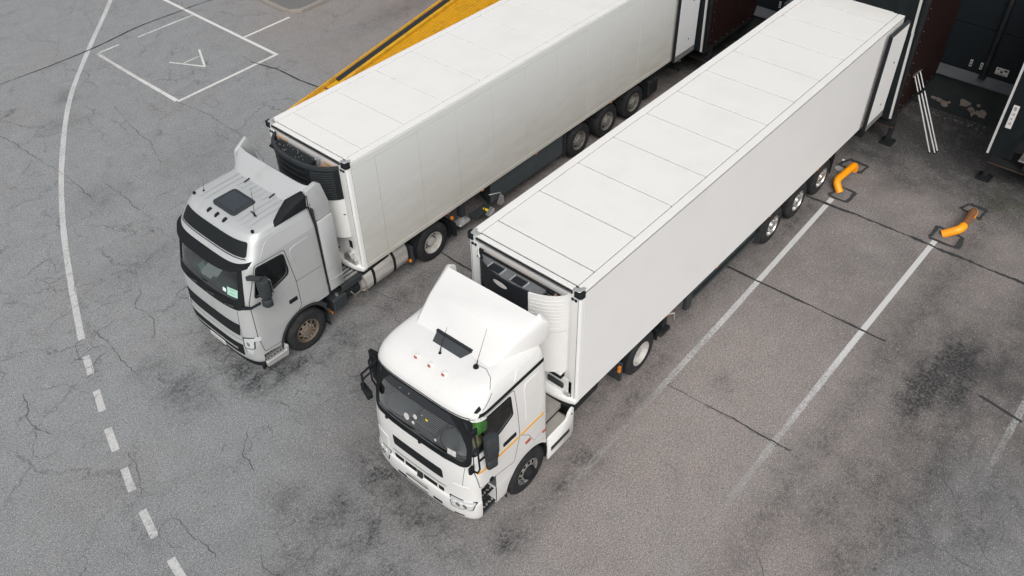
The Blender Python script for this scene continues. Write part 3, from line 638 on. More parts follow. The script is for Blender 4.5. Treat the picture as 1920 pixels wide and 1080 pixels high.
# ---------------------------------------------------------------- cooling unit on the trailer's nose
def ufx(y, D, w_=1.03): return -D * max(0.0, 1 - min(1, abs(y / w_)) ** 2.4) ** 0.667
def uwall(mb, y0, y1, z0, z1, D, off=0.0, th=.03, n=18):
    V = []; F = []
    for i in range(n + 1):
        y = y0 + (y1 - y0) * i / n; x = ufx(y, D) - off
        V += [(x, y, z0), (x, y, z1), (min(x + th, 0.02), y, z1), (min(x + th, 0.02), y, z0)]
    for i in range(n):
        b = 4 * i; c = b + 4
        for k in range(4): F.append((b + k, b + (k + 1) % 4, c + (k + 1) % 4, c + k))
    F += [(0, 1, 2, 3), (4 * n, 4 * n + 3, 4 * n + 2, 4 * n + 1)]
    return mb.add(V, F)
def cooling_unit(t, kind):
    D = .45; zt = 3.84
    u = uwall(MB(), -.46, .80, 2.0, zt, D).build('cooling_unit', UNITD, t)
    def sub(mb, name, m, **k): return mb.build(name, m, u, **k)
    # rim and tray
    if kind == 'B':
        sub(uwall(MB(), -1.03, -.465, 2.98, zt, D, .012), 'side_cover', WHITE2); sub(uwall(MB(), .805, 1.03, 2.98, zt, D, .012), 'side_cover', WHITE2)
        sub(uwall(MB(), -1.03, -.465, 1.92, 2.965, D, .004), 'lower_cover', WHITE2); sub(uwall(MB(), .805, 1.03, 1.92, 2.965, D, .004), 'lower_cover', WHITE2)
        for y0, y1 in ((-1.0, -.50), (.83, 1.0)):
            rb = MB()
            for i in range(9): uwall(rb, y0, y1, 3.06 + i * .083, 3.072 + i * .083, D, .019, .02, 8)
            sub(rb, 'cover_ribs', WHITE2, smooth=None)
        lv = MB()
        for i in range(16): uwall(lv, -.36, .70, 2.15 + i * .075, 2.18 + i * .075, D, .02, .03, 10)
        sub(lv, 'grille_louvres', UNITD)
        gb = MB(); uwall(gb, -.43, -.40, 2.05, 3.45, D, .012, .02, 2); uwall(gb, .73, .76, 2.05, 3.45, D, .012, .02, 2); sub(gb, 'grille_frame', GREYP)
        # oval badge plate
        V = []; n = 28
        for i in range(n):
            a = 2 * math.pi * i / n; y = .15 + .17 * math.cos(a); z = 3.70 + .058 * math.sin(a); V.append((ufx(y, D) - .012, y, z))
        V.append((ufx(.15, D) - .018, .15, 3.70)); mb = MB().add(V, [(i, (i + 1) % n, n) for i in range(n)]); sub(mb, 'oval_badge', STICK, recalc=False)
        # tray with two latched covers
        tr = hull([(ufx(y, D) * .88 if abs(y) < .9 else -.05, y, z) for y in np.linspace(-.62, .98, 14) for z in (3.70, 3.76)] + [(-.10, -.62, 3.70), (-.10, .98, 3.70), (-.10, -.62, 3.76), (-.10, .98, 3.76)])
        tr.build('service_tray', TRAYG, u, bevel=.01)
        for yc in (.42, -.12):
            MB().box(-.32, -.17, yc - .13, yc + .13, 3.765, 3.79).build('tray_hatch', UNITD, u, bevel=.006)
            [MB().box(-.335, -.155, yc + q_, yc + q_ + .03, 3.765, 3.782).build('hatch_bar', ALU, u) for q_ in (-.17, .14)]
            bl = MB()
            for dx in (-.325, -.165):
                for dy in (-.155, .155): bl.cyl((dx, yc + dy, 3.78), (dx, yc + dy, 3.797), .012, n=8)
            bl.build('bolts', STEEL, u)
        MB().box(-.085, -.06, -.35, .85, 3.76, 3.80).build('orange_bar', COPPER, u)
        MB().box(-.10, -.088, -.92, .98, 3.70, 3.83).box(-.13, -.05, .90, .98, 3.5, 3.83).build('unit_frame', CHAS, u)
        MB().prism([(ufx(y, D) * .9 + .02, y) for y in np.linspace(-.99, .99, 25)] + [(-.0, .99), (-.0, -.99)], 'z', 3.50, 3.56).build('unit_floor', UNITD, u)
        MB().tube([(-.1, .92, 3.72), (-.16, .86, 3.78), (-.2, .78, 3.74), (-.25, .72, 3.72)], .018).tube([(-.1, .8, 3.7), (-.2, .9, 3.76), (-.15, .97, 3.7)], .014).build('hose', BLACKP, u)
        MB().tube([(-.08, -.60, 3.74), (-.12, -.72, 3.80), (-.10, -.84, 3.76), (-.06, -.92, 3.72)], .024).build('hose', BLACKP, u)
        MB().cyl((-.12, -.78, 3.70), (-.12, -.84, 3.80), .022, n=10).build('orange_cap', COPPER, u)
        MB().box(-.12, .0, -1.0, -.5, 1.72, 1.84).build('outlet_vent', BLACKP, u); MB().box(-.16, .0, -1.02, -.48, 1.86, 1.90).build('vent_lip', WHITE2, u, bevel=.005)
        MB().prism([(ufx(y, D) * .9, y) for y in np.linspace(-.46, .80, 15)] + [(.0, .80), (.0, -.46)], 'z', 1.72, 2.0).build('unit_base', UNITD, u, bevel=.01)
    else:
        sub(uwall(MB(), -1.03, -.465, 3.02, zt, D, .0), 'side_cover', UNITD); sub(uwall(MB(), .805, 1.03, 2.4, zt, D, .0), 'side_cover', UNITD)
        lip = MB(); uwall(lip, -1.045, 1.045, zt - .07, zt + .012, D, .022, .07, 40); sub(lip, 'top_rim', GREYP)
        lv = MB()
        for i in range(12): uwall(lv, -.97, -.56, 3.06 + i * .058, 3.085 + i * .058, D, .035, .05, 8)
        sub(lv, 'side_louvres', GREYP)
        lv = MB()
        for i in range(5): uwall(lv, -.42, .80, 3.02 + i * .15, 3.032 + i * .15, D, .010, .02, 14)
        sub(lv, 'front_ribs', GREYP)
        gb = MB(); uwall(gb, -.475, -.455, 2.4, zt - .07, D, .004, .02, 2); sub(gb, 'cover_gap', SEAM)
        sub(uwall(MB(), -1.03, -.10, 1.98, 3.0, D * .8, .0), 'lower_cover', WHITE2)
        MB().prism([(ufx(y, D) * .9 + .02, y) for y in np.linspace(-.99, .99, 25)] + [(-.0, .99), (-.0, -.99)], 'z', 3.45, 3.50).build('unit_floor', UNITD, u)
        # mesh guard over the condenser
        gm = MB()
        for i in range(34): y = -.44 + i * .036; gm.box(max(ufx(y, D) + .07, -.37), -.09, y, y + .010, 3.795, 3.805)
        for i in range(9): gm.box(-.36 + i * .034, -.352 + i * .034, -.44, .80, 3.806, 3.814)
        gm.build('mesh_guard', GREYP, u, recalc=False)
        MB().box(-.37, -.09, -.46, .80, 3.74, 3.78).build('condenser', BLACKP, u)
        [MB().box(-.055, -.030, a_, b_, 3.78, 3.81).build('timber_strip', WOOD, u) for a_, b_ in ((.62, .95), (-.93, -.60))]
        bl = MB(); rng = random.Random(3)
        for i in range(22): y = rng.uniform(-.4, .78); x = rng.uniform(-.33, -.12); bl.cyl((x, y, 3.80), (x, y, 3.822), .009, n=6)
        bl.build('bolts', STEEL, u)
        MB().tube([(-.2, -.6, 3.72), (-.14, -.70, 3.79), (-.12, -.82, 3.76)], .03).build('copper_pipe', COPPER, u)
        MB().cyl((-.14, -.52, 3.6), (-.14, -.52, 3.87), .022, n=12).cyl((-.14, -.52, 3.87), (-.14, -.52, 3.89), .045, n=14).build('filler_cap', STEEL, u)
        MB().tube([(-.25, .86, 3.72), (-.18, .93, 3.80), (-.08, .95, 3.74)], .025).build('hose', BLACKP, u)
        MB().cyl((-.20, .88, 3.76), (-.20, .88, 3.83), .02, n=8).build('connector', STEEL, u)
    return u

# ---------------------------------------------------------------- refrigerated semi-trailers
def trailer(name, label, loc, kind):
    t = thing(name, label, 'trailer', loc, 0, 'white refrigerated trailers backed up to the dock')
    A_ = kind == 'A'; L = 13.4; zb = 1.15; x1 = .60; s = 1.207; ins = .19; z1 = zb + .11; lz = .34
    side = PANELA if A_ else PANEL
    # inner box that carries the panels
    MB().box(.03, L - .02, -1.262, 1.262, zb + .04, 3.935).build('body', JOINT if A_ else PANEL, t)
    MB().box(0, .06, -1.27, 1.27, zb + .02, 3.95).build('front_wall', WHITE2, t, bevel=.01)
    for sg in (-1, 1):
        # front corner post
        MB().prism(roundpoly([(-.012, sg * 1.10), (-.012, sg * 1.302), (.10, sg * 1.302), (.10, sg * 1.10)], [.01, .05, .0, .0], 4), 'z', zb, 3.955).build('corner_post', TRIM, t, smooth=40)
        MB().box(-.014, -.006, sg * 1.245, sg * 1.252, zb + .02, 3.93).build('post_seam', SEAM, t)
        if A_:
            seams = [.11, .76, 1.99, 3.19, 4.41, 5.63, 6.87, 8.11, 9.31, 10.53, 11.75, L]
            for i in range(len(seams) - 1):
                MB().box(seams[i] + .004, seams[i + 1] - .004, sg * 1.27, sg * 1.3, z1 + .006, 3.80).build('side_panel', side, t, bevel=.003)
        else:
            MB().box(.108, L, sg * 1.27, sg * 1.3, zb, 3.938).build('side_panel', side, t, bevel=.003)
        MB().box(.10, L, sg * 1.265, sg * (1.306 if A_ else 1.302), (3.805 if A_ else 3.940), 3.954).build('top_rail', side if A_ else JOINT, t, bevel=.006 if A_ else 0)
        if A_: MB().box(.10, L, sg * 1.25, sg * 1.309, zb, z1).build('bottom_rail', side, t, bevel=.006)
        # roof edge trim
        MB().box(.13, L, sg * (1.3 - ins + .022), sg * 1.30, 3.956, 4.0).build('roof_edge', PANELR, t, bevel=.004)
        # dark corner cap
        cp = MB().prism(roundpoly([(-.042, sg * 1.16), (-.042, sg * 1.328), (.09, sg * 1.328), (.09, sg * 1.27)], [.02, .07, .02, .02], 5), 'z', 3.89, 4.008)
        cp.build('corner_cap', BLACKP, t, bevel=.008, smooth=45)
        MB().prism(roundpoly([(-.01, sg * 1.11), (-.01, sg * 1.26), (.16, sg * 1.29), (.17, sg * 1.22), (.08, sg * 1.20), (.07, sg * 1.11)], .03, 3), 'z', 4.0, 4.016).build('cap_bracket', ALU, t, bevel=.006)
        MB().cyl((-.012, sg * 1.13, 3.80), (-.028, sg * 1.13, 3.80), .03, n=14).cyl((-.012, sg * 1.20, 3.80), (-.028, sg * 1.20, 3.80), .03, n=14).build('clearance_lamp', BLACKP, t)
    rp = None
    xs = [x1 + s * i for i in range(11)]
    ends = [(.13, x1)] + [(xs[i], xs[i + 1]) for i in range(10)] + [(xs[10], L)]
    MB().box(.10, L - .01, -1.14, 1.14, 3.935, 3.968).build('roof_joint', SEAM, t)
    for a, b in ends:
        g = .015 if not A_ else .008
        MB().box(a + g, b - g, -(1.3 - ins), 1.3 - ins, 3.96, 3.998).build('roof_panel', PANELR, t, bevel=.004)
    MB().box(.0, .108, -1.10, 1.10, 3.95, 4.001).build('roof_front_trim', PANELR, t, bevel=.006)
    MB().box(-.035, -.002, -1.12, 1.12, 3.915, 3.985).build('front_top_strip', UNITD, t, bevel=.01)
    MB().box(-.04, -.03, -1.10, 1.10, 3.94, 3.952).build('strip_highlight', STEEL, t)
    cooling_unit(t, kind)
    # curved nose apron at the foot of the front wall
    V = [(-.16 * max(0, 1 - abs(y / 1.3) ** 3.0) ** .6 - .005, y) for y in np.linspace(-1.29, 1.29, 25)]
    MB().prism(V + [(.10, 1.29), (.10, -1.29)], 'z', zb - .05, zb + .08).build('nose_apron', TRIM, t, bevel=.012, smooth=45)
    MB().prism([(v[0] * .9, v[1] * .97) for v in V] + [(.8, 1.2), (.8, -1.2)], 'z', zb - .17, zb - .055).build('king_pin_plate', CHAS, t)
    # fittings on the front wall
    if A_:
        MB().box(-.022, .0, -1.02, -.93, 3.14, 3.62).build('ladder_slot', BLACKP, t, bevel=.004)
        MB().box(-.03, -.02, -1.0, -.94, 3.5, 3.6).box(-.03, -.02, -1.01, -.95, 3.16, 3.22).build('slot_latch', STEEL, t)
        MB().tube([(-.0, -.95, 2.66), (-.05, -.95, 2.66), (-.06, -.98, 2.62), (-.03, -1.02, 2.60)], .012).build('hook', BLACKP, t)
        MB().box(-.03, 0, -1.04, -.94, 1.66, 1.86).build('socket', BLACKP, t, bevel=.02)
        MB().box(-.10, 0, -1.15, -.75, 1.24, 1.42).build('air_coupling', ALU, t, bevel=.02)
        MB().cyl((-.12, -.95, 1.46), (0, -.95, 1.46), .09, n=16).build('coupling_cap', STEEL, t)
        MB().tube([(-.05, -.6, 1.5), (-.25, -.5, 1.4), (-.45, -.4, 1.2), (-.6, -.3, 1.1)], .016).build('air_hose', BLACKP, t)
    else:
        MB().box(-.06, 0, -1.16, -1.02, 1.25, 1.33).build('socket', ALU, t, bevel=.01)
        MB().box(-.06, 0, -1.0, -.62, 1.38, 1.52).build('coupling_box', GREYP, t, bevel=.02)
        MB().box(-.012, .0, -1.18, -.5, 1.22, 1.66).build('kick_plate', TRIM, t, bevel=.004)
        MB().tube([(-.05, -.5, 1.5), (-.3, -.4, 1.42), (-.5, -.3, 1.2), (-.6, -.2, 1.1)], .016).build('air_hose', BLACKP, t)
    # rear end: doors folded right round against the sides
    MB().box(L - .06, L, -1.3, 1.3, zb, 3.995).build('rear_frame', ALU, t, bevel=.008)
    for sg in (-1, 1):
        d = MB().box(12.30, 13.36, sg * 1.40, sg * 1.47, zb + .20, 3.86).build('rear_door', mat('door_inner_white', (0.72, 0.73, 0.73), .35, var=.04) if sg < 0 and A_ else TRIM, t, bevel=.008)
        MB().box(12.25, 12.298, sg * 1.385, sg * 1.478, zb + .02, 3.90).build('door_gasket', BLACKP, d, bevel=.015)
        MB().box(12.30, 13.36, sg * 1.395, sg * 1.475, zb + .02, zb + .19).box(12.30, 13.36, sg * 1.43, sg * 1.482, zb + .08, zb + .10).build('door_sill', STEEL, d, bevel=.005)
        MB().box(12.28, 13.38, sg * 1.385, sg * 1.478, 3.865, 3.93).build('door_top', GREYP, d, bevel=.01)
        MB().cyl((13.0, sg * 1.472, 2.9), (13.0, sg * 1.478, 2.9), .03, n=12).cyl((12.95, sg * 1.472, 1.7), (12.95, sg * 1.478, 1.7), .025, n=12).build('door_buffer', BLACKP, d)
        MB().tube([(12.6, sg * 1.30, zb), (12.62, sg * 1.38, zb - .10), (12.75, sg * 1.40, zb - .12), (12.75, sg * 1.34, zb)], .012).build('door_hook', STEEL, t)
    # running gear
    ch = MB()
    for sg in (-1, 1):
        ch.box(.8, 13.2, sg * .42, sg * .52, .86, 1.13); ch.box(.8, 13.2, sg * .37, sg * .57, .84, .87)
    for x in np.arange(1.0, 13.3, .62): ch.box(x, x + .06, -1.22, 1.22, 1.05, 1.14)
    ch.build('chassis', CHAS, t)
    wx = [7.98 + 1.31 * i for i in range(3)]
    st = 'dusty' if A_ else 'alloy'
    for x in wx:
        for sg in (-1, 1): wheel(t, x, sg * 1.225, sg, st, R=.505)
        MB().cyl((x, -1.0, .5), (x, 1.0, .5), .07, n=14).build('axle', CHAS, t)
    for sg in (-1, 1):
        for x in wx: fender_arc(t, 'mudguard', CHAS, x, .5, .57, sg * .88, sg * 1.21, 35, 145)
        MB().box(wx[2] + .60, wx[2] + .62, sg * .85, sg * 1.22, .30, 1.1).build('mud_flap', BLACKP, t)
        MB().box(wx[0] - .66, wx[0] - .63, sg * .85, sg * 1.24, .35, 1.1).build('mud_flap', GREYP, t)
        # landing leg
        MB().box(3.28, 3.44, sg * .98, sg * 1.14, .55, 1.1).build('landing_leg', GREYP if A_ else CHAS, t, bevel=.01)
        MB().box(3.31, 3.41, sg * 1.01, sg * 1.11, .40, .60).build('leg_tube', ALU if A_ else CHAS, t)
        MB().prism(roundpoly([(3.16, sg * .93), (3.56, sg * .93), (3.56, sg * 1.2), (3.16, sg * 1.2)], .06, 3), 'z', .34, .41).build('leg_foot', ALU if A_ else CHAS, t, bevel=.02, smooth=45)
        if A_:
            MB().box(4.30, 7.22, sg * 1.19, sg * 1.235, .46, 1.12).build('side_skirt', SKIRT, t, bevel=.01)
            MB().box(4.30, 4.33, sg * .85, sg * 1.19, .46, 1.12).build('skirt_end', CHAS, t)
        else:
            MB().box(4.5, 7.2, sg * .86, sg * 1.16, .50, 1.08).build('pallet_box', SKIRT, t, bevel=.02)
            MB().box(4.3, 7.3, sg * 1.19, sg * 1.215, .98, 1.07).box(4.3, 7.3, sg * 1.19, sg * 1.215, .70, .78).build('side_guard', CHAS, t, bevel=.005)
            MB().box(4.1, 4.32, sg * 1.1, sg * 1.22, .45, 1.1).build('guard_end', GREYP, t, bevel=.02)
            MB().tube([(3.44, sg * 1.1, .8), (3.6, sg * 1.2, .78), (3.6, sg * 1.22, .6)], .018).build('leg_crank', STEEL, t)
        am = (3.9, 6.0, 9.3) if A_ else (3.1, 5.1, 7.5, 9.95)
        for x in am: MB().box(x, x + .08, sg * 1.265, sg * (1.30 if A_ else 1.297), zb - .055, zb - .012).build('side_marker', AMBER, t, bevel=.008)
    if A_:
        sg = -1
        MB().box(3.62, 4.28, -1.34, -1.05, .40, .43).tube([(3.62, -1.34, .44), (3.9, -1.34, .50), (4.1, -1.2, .56), (4.1, -1.05, .7)], .014).tube([(3.66, -1.05, .44), (4.0, -1.05, .66)], .012).build('chock_rack', GREYP, t)
        MB().box(3.98, 4.05, -1.37, -1.20, .44, .50).build('wheel_chock', SAFETY, t, bevel=.02)
        MB().prism([(3.9, .40), (4.15, .40), (4.12, .56)], 'y', -1.50, -1.36).build('bracket', STEEL, t, bevel=.01)
        MB().prism([(4.42, .42), (4.60, .42), (4.56, .66)], 'y', -1.42, -1.30).tube([(4.25, -1.2, .75), (4.5, -1.36, .76), (4.56, -1.38, .60)], .014).build('chock_bracket', STEEL, t, bevel=.01)
        MB().box(10.9, 13.1, -1.1, -.9, .80, 1.08).build('rear_box', CHAS, t, bevel=.02)
        MB().box(11.45, 11.95, -1.2, -.7, .28, .8).build('spare_box', CHAS, t, bevel=.05)
    MB().box(13.1, 13.25, -1.2, 1.2, .45, .60).build('rear_bumper', CHAS, t, bevel=.01)
    MB().box(13.12, 13.2, -.6, -.5, .6, 1.1).box(13.12, 13.2, .5, .6, .6, 1.1).build('bumper_stay', CHAS, t)
    return t

# ---------------------------------------------------------------- tractor cabs
def section(xc, D, hw, xr, n, N=36):
    P = []
    for i in range(N + 1):
        a = -math.pi / 2 + math.pi * i / N; sy = math.sin(a); cx = math.cos(a)
        P.append((xc + D - D * abs(cx) ** (2 / n), hw * math.copysign(abs(sy) ** (2 / n), sy)))
    rr = min(.07, hw * .4); x0 = xc + D
    up = [(x0 + (xr - rr - x0) * k / 8, hw) for k in range(1, 9)]
    arc = [(xr - rr + rr * math.sin(t), hw - rr + rr * math.cos(t)) for t in (math.pi / 6, math.pi / 3, math.pi / 2)]
    back = [(xr, (hw - rr) * (1 - 2 * k / 6)) for k in range(1, 6)]
    P += up + arc + back + [(x, -y) for x, y in reversed(arc)] + [(x, -y) for x, y in reversed(up)]
    return P
def loft(keys, n=3.5, sub=4):
    rows = []
    for i in range(len(keys) - 1):
        for t in range(sub):
            u = t / sub; rows.append([a + (b - a) * u for a, b in zip(keys[i], keys[i + 1])])
    rows.append(list(keys[-1])); A = np.array(rows); B = A.copy()
    B[1:-1] = .25 * A[:-2] + .5 * A[1:-1] + .25 * A[2:]; A = B
    V = []; F = []; m = None
    for z, xc, D, hw, xr in A:
        P = section(xc, D, hw, xr, n); m = len(P); V += [(x, y, z) for x, y in P]
    for i in range(len(A) - 1):
        for k in range(m): F.append((i * m + k, i * m + (k + 1) % m, (i + 1) * m + (k + 1) % m, (i + 1) * m + k))
    F += [tuple(range(m - 1, -1, -1)), tuple(range((len(A) - 1) * m, len(A) * m))]
    return V, F
def cab_shell(keys, paint, t, cutters, floor=1.2, n=3.5, th=.05):
    V, F = loft(keys, n); F = [tuple(reversed(f)) for f in F]; mb = MB().add(V, F)
    me0 = mb.mesh('probe', paint); bvh = bvh_of(me0)
    ik = []
    for z, xc, D, hw, xr in keys:
        if z >= floor: ik.append((z - (th if z > 3.2 else 0), xc + th, max(D - .02, .05), max(hw - th, .05), xr - th))
    z, xc, D, hw, xr = [np.interp(floor, [k[0] for k in keys], [k[j] for k in keys]) for j in range(5)]
    ik = [(floor, xc + th, D - .02, hw - th, xr - th)] + [k for k in ik if k[0] > floor + .01]
    V2, F2 = loft(ik, n); mb.cur = 1; mb.add(V2, F2)
    o = mb.build('cab_body', [paint, INNER], t, recalc=False)
    cut(o, cutters); return o, bvh
def seat(t, x, y, z, m=SEATM):
    MB().prism(roundpoly([(x - .28, z), (x + .22, z), (x + .24, z + .16), (x - .28, z + .18)], .06, 3), 'y', y - .26, y + .26).build('seat', m, t, bevel=.03, smooth=50)
    MB().prism(roundpoly([(x + .14, z + .12), (x + .30, z + .12), (x + .44, z + .78), (x + .30, z + .80)], .05, 3), 'y', y - .25, y + .25).build('seat_back', m, t, bevel=.04, smooth=50)
    MB().prism(roundpoly([(x + .33, z + .82), (x + .43, z + .80), (x + .47, z + 1.0), (x + .37, z + 1.02)], .03, 3), 'y', y - .13, y + .13).build('headrest', m, t, bevel=.02, smooth=50)
def steering(t, x, y, z):
    mb = MB(); c = Vector((x, y, z)); nrm = Vector((.42, 0, .9)).normalized(); a = nrm.orthogonal().normalized(); b = nrm.cross(a)
    mb.tube([c + (a * math.cos(k * .2618) + b * math.sin(k * .2618)) * .22 for k in range(25)], .017, 8)
    for q in (0, 2.1, 4.2): mb.tube([c, c + (a * math.cos(q) + b * math.sin(q)) * .21], .014, 6)
    mb.cyl(c - nrm * .03, c + nrm * .02, .06, n=14); mb.tube([c, c - nrm * .45], .03, 8)
    mb.build('steering_wheel', BLACKP, t)
def tagl(o, s): o['label'] = s; return o
def tread_plate(t, x0, x1, y0, y1, z, m=CHAS):
    st = boxo('step', m, t, x0, x1, y0, y1, z - .02, z, .004)
    g = MB(); n = max(2, int((x1 - x0) / .07)); k = max(2, int((y1 - y0) / .06))
    for i in range(n):
        for j in range(k):
            cx = x0 + (i + .5) * (x1 - x0) / n; cy = y0 + (j + .5) * (y1 - y0) / k; a = .027; b = .015; r = .78 if (i + j) % 2 else -.78
            c_, s_ = math.cos(r), math.sin(r); Q = [(-a, -b), (a, -b), (a, b), (-a, b)]
            g.prism([(cx + c_ * u - s_ * v, cy + s_ * u + c_ * v) for u, v in Q], 'z', z - .004, z + .003)
    g.build('tread_slots', SEAM if m is not CHAS else DIAM, st); return st
def chassis(t, x_front, x_end, drive, tanks):
    ch = MB()
    for sg in (-1, 1): ch.box(x_front + .3, x_end, sg * .36, sg * .44, .72, .98); ch.box(x_front + .3, x_end, sg * .34, sg * .50, .96, .985)
    for x in np.arange(-.6, x_end, .7): ch.box(x, x + .1, -.4, .4, .76, .94)
    ch.build('chassis', CHAS, t)
    MB().cyl((drive, -.9, .52), (drive, .9, .52), .09, n=14).cyl((drive, -.18, .52), (drive, .18, .52), .26, n=20).build('drive_axle', CHAS, t)
    MB().prism(roundpoly([(1.15, -.4), (2.1, -.48), (2.1, .48), (1.15, .4)], .2, 5), 'z', .99, 1.04).build('fifth_wheel', CHAS, t, bevel=.01)
    for sg in (-1, 1): MB().box(x_end - .02, x_end + .06, sg * .55, sg * .95, .7, .85).build('tail_lamp', REDL, t, bevel=.01)

def tractor_B():
    yaw = R_(1.3); px = 1.6; loc = (px - px * math.cos(yaw), -px * math.sin(yaw), 0)
    t = thing('tractor_unit', 'clean white cab-over truck with an orange stripe along its door, nearest the viewer', 'truck', loc, yaw, 'truck tractors parked nose outwards')
    K = [(.46, -2.94, .40, 1.19, -.90), (.50, -3.01, .42, 1.225, -.90), (.62, -3.06, .43, 1.24, -.90), (.86, -3.07, .43, 1.25, -.90), (1.00, -3.06, .42, 1.25, -.90), (1.03, -3.03, .42, 1.245, -.90),
         (1.20, -3.02, .42, 1.245, -.91), (1.70, -3.005, .42, 1.25, -.92), (2.00, -2.97, .42, 1.25, -.92), (2.60, -2.87, .42, 1.235, -.92), (3.06, -2.785, .42, 1.195, -.92), (3.10, -2.80, .44, 1.19, -.92),
         (3.20, -2.77, .46, 1.175, -.92), (3.30, -2.69, .46, 1.15, -.92), (3.40, -2.56, .46, 1.10, -.93), (3.47, -2.40, .46, 1.04, -.94), (3.52, -2.16, .46, .97, -.95), (3.56, -1.80, .44, .88, -1.0), (3.58, -1.4, .3, .70, -1.1)]
    cs = []
    for sg in (-1, 1):
        cs.append(MB().cyl((-1.48, sg * .72, .52), (-1.48, sg * 1.5, .52), .625, n=40))
        cs.append(MB().box(-2.74, -2.36, sg * .93, sg * 1.5, .52, 1.38))
        cs.append(MB().prism(roundpoly([(-2.74, 3.02), (-1.885, 2.99), (-1.88, 2.56), (-2.20, 2.44), (-2.78, 2.30)], .05, 4), 'y', sg * .9, sg * 1.5))
    WS = roundpoly([(-1.06, 2.11), (1.06, 2.11), (1.015, 3.00), (.0, 3.04), (-1.015, 3.00)], [.12, .12, .08, .3, .08], 5, 6)
    WSo = roundpoly([(-1.15, 1.99), (1.15, 1.99), (1.085, 3.05), (.0, 3.085), (-1.085, 3.05)], [.2, .2, .1, .3, .1], 5, 6)
    cs.append(MB().prism(WS, 'x', -3.3, -2.45))
    cs.append(MB().box(-1.5, -.5, -1.5, 1.5, .2, .30))
    body, bv = cab_shell(K, WHITE, t, cs, floor=1.3)
    P = lambda name, m, kind, poly, off=.004, th=.012, par=t, **k: patch(name, m, par, bv, kind, poly, off, th, **k)
    # windscreen
    ring('windscreen_frame', BLACKP, t, bv, 'F', WSo, WS, .008, .03)
    ws = P('windscreen', GLASSB, 'F', WS, -.012, .006)
    TB = roundpoly([(-1.03, 2.80), (1.03, 2.80), (1.01, 3.00), (.0, 3.04), (-1.01, 3.00)], [.02, .02, .06, .3, .06], 4, 5)
    P('sun_strip', mat('sun_strip_dark', (.018, .022, .026), .3, coat=.5), 'F', TB, -.004, .004, ws)
    rng = random.Random(5)
    dots = MB()
    for (y, z) in [(.43, 2.90), (.22, 2.90), (-.1, 2.62)]:
        p = onto(bv, 'F', y, z, .002); dots.cyl(p, p + Vector((-.004, 0, 0)), .011, n=8)
    dots.build('sensor_dots', STICK, ws)
    for (y, z, r) in [(.26, 2.36, .065), (.06, 2.48, .045), (.10, 2.32, .032), (-.42, 2.27, .025)]:
        pl = [(y + r * math.cos(k * .5236), z + r * 1.15 * math.sin(k * .5236)) for k in range(12)]; P('round_sticker', STICK, 'F', pl, .0, .003, ws)
    P('yellow_sticker', SAFETY, 'F', [(-.23, 2.56), (-.18, 2.56), (-.18, 2.60), (-.23, 2.60)], .0, .003, ws)
    pc = P('permit_card', STICK, 'F', [(-.86, 2.15), (-.69, 2.15), (-.69, 2.27), (-.86, 2.27)], .0, .003, ws)
    P('card_print', PRINTG, 'F', [(-.78, 2.17), (-.775, 2.17), (-.775, 2.25), (-.78, 2.25)], .002, .002, ws)
    # roof hood lip over the screen
    stripline(bv, 'F', [(-1.05, 3.095), (-.5, 3.112), (0, 3.12), (.5, 3.112), (1.05, 3.095)], .02, .004).build('hood_gap', SEAM, t, recalc=False)
    for sg, kd in ((-1, 'L'), (1, 'R')):
        dp = roundpoly([(-2.70, 3.07), (-1.76, 3.07), (-1.70, 1.84), (-1.86, 1.24), (-2.32, 1.36), (-2.76, 1.42), (-2.82, 1.9)], .05, 4)
        wi = roundpoly([(-2.74, 3.02), (-1.885, 2.99), (-1.88, 2.56), (-2.20, 2.44), (-2.78, 2.30)], .05, 4, 3)
        wo = roundpoly([(-2.775, 3.05), (-1.855, 3.02), (-1.845, 2.54), (-2.19, 2.405), (-2.82, 2.262)], .06, 4, 3)
        q = dp + [dp[0]]
        sl_ = stripline(bv, kd, q, .012, .002)
        dr = sl_.build('door', SEAM, t, recalc=False)
        ring('window_seal', BLACKP, dr, bv, kd, wo, wi, .009, .02)
        P('side_window', GLASSC, kd, wi, -.015, .006, dr)
        # grab recess and handle
        P('door_handle', BLACKP, kd, roundpoly([(-2.14, 1.96), (-1.80, 1.95), (-1.80, 2.04), (-2.14, 2.05)], .015, 2), .012, .02, dr)
        P('orange_stripe', STRIPE, kd, [(-2.78, 1.83), (-1.735, 1.795), (-1.735, 1.85), (-2.78, 1.885)], .005, .006)
        P('orange_stripe', STRIPE, kd, [(-1.675, 1.793), (-.95, 1.780), (-.95, 1.835), (-1.675, 1.848)], .005, .006)
        # black strip below the raised roof
        P('roof_strip', BLACKP, kd, [(-2.60, 3.10), (-.96, 3.10), (-.96, 3.165), (-2.56, 3.165)], .010, .02)
        P('sleeper_panel', WHITE, kd, roundpoly([(-1.52, 2.0), (-1.05, 2.0), (-1.05, 2.98), (-1.52, 2.98)], .12, 5), .012, .02)
        P('upper_panel', WHITE, kd, roundpoly([(-1.75, 3.20), (-1.05, 3.20), (-1.05, 3.36), (-1.6, 3.36)], .05, 5), .010, .02)
        # wheel arch lip and side lamps
        ap = [(-1.48 + .66 * math.cos(a), .52 + .66 * math.sin(a)) for a in np.linspace(R_(-12), R_(192), 26)]
        stripline(bv, kd, ap, .06, .014).build('arch_lip', WHITE, t)
        fender_arc(t, 'arch_liner', BLACKP, -1.48, .52, .60, sg * .72, sg * 1.22, -18, 198)
        MB().box(-2.1, -.85, sg * .70, sg * .72, .4, 1.14).build('arch_inner', BLACKP, t)
        P('side_lamp', REDL, kd, roundpoly([(-1.55, 1.42), (-1.41, 1.42), (-1.41, 1.49), (-1.55, 1.49)], .02, 3), .016, .02)
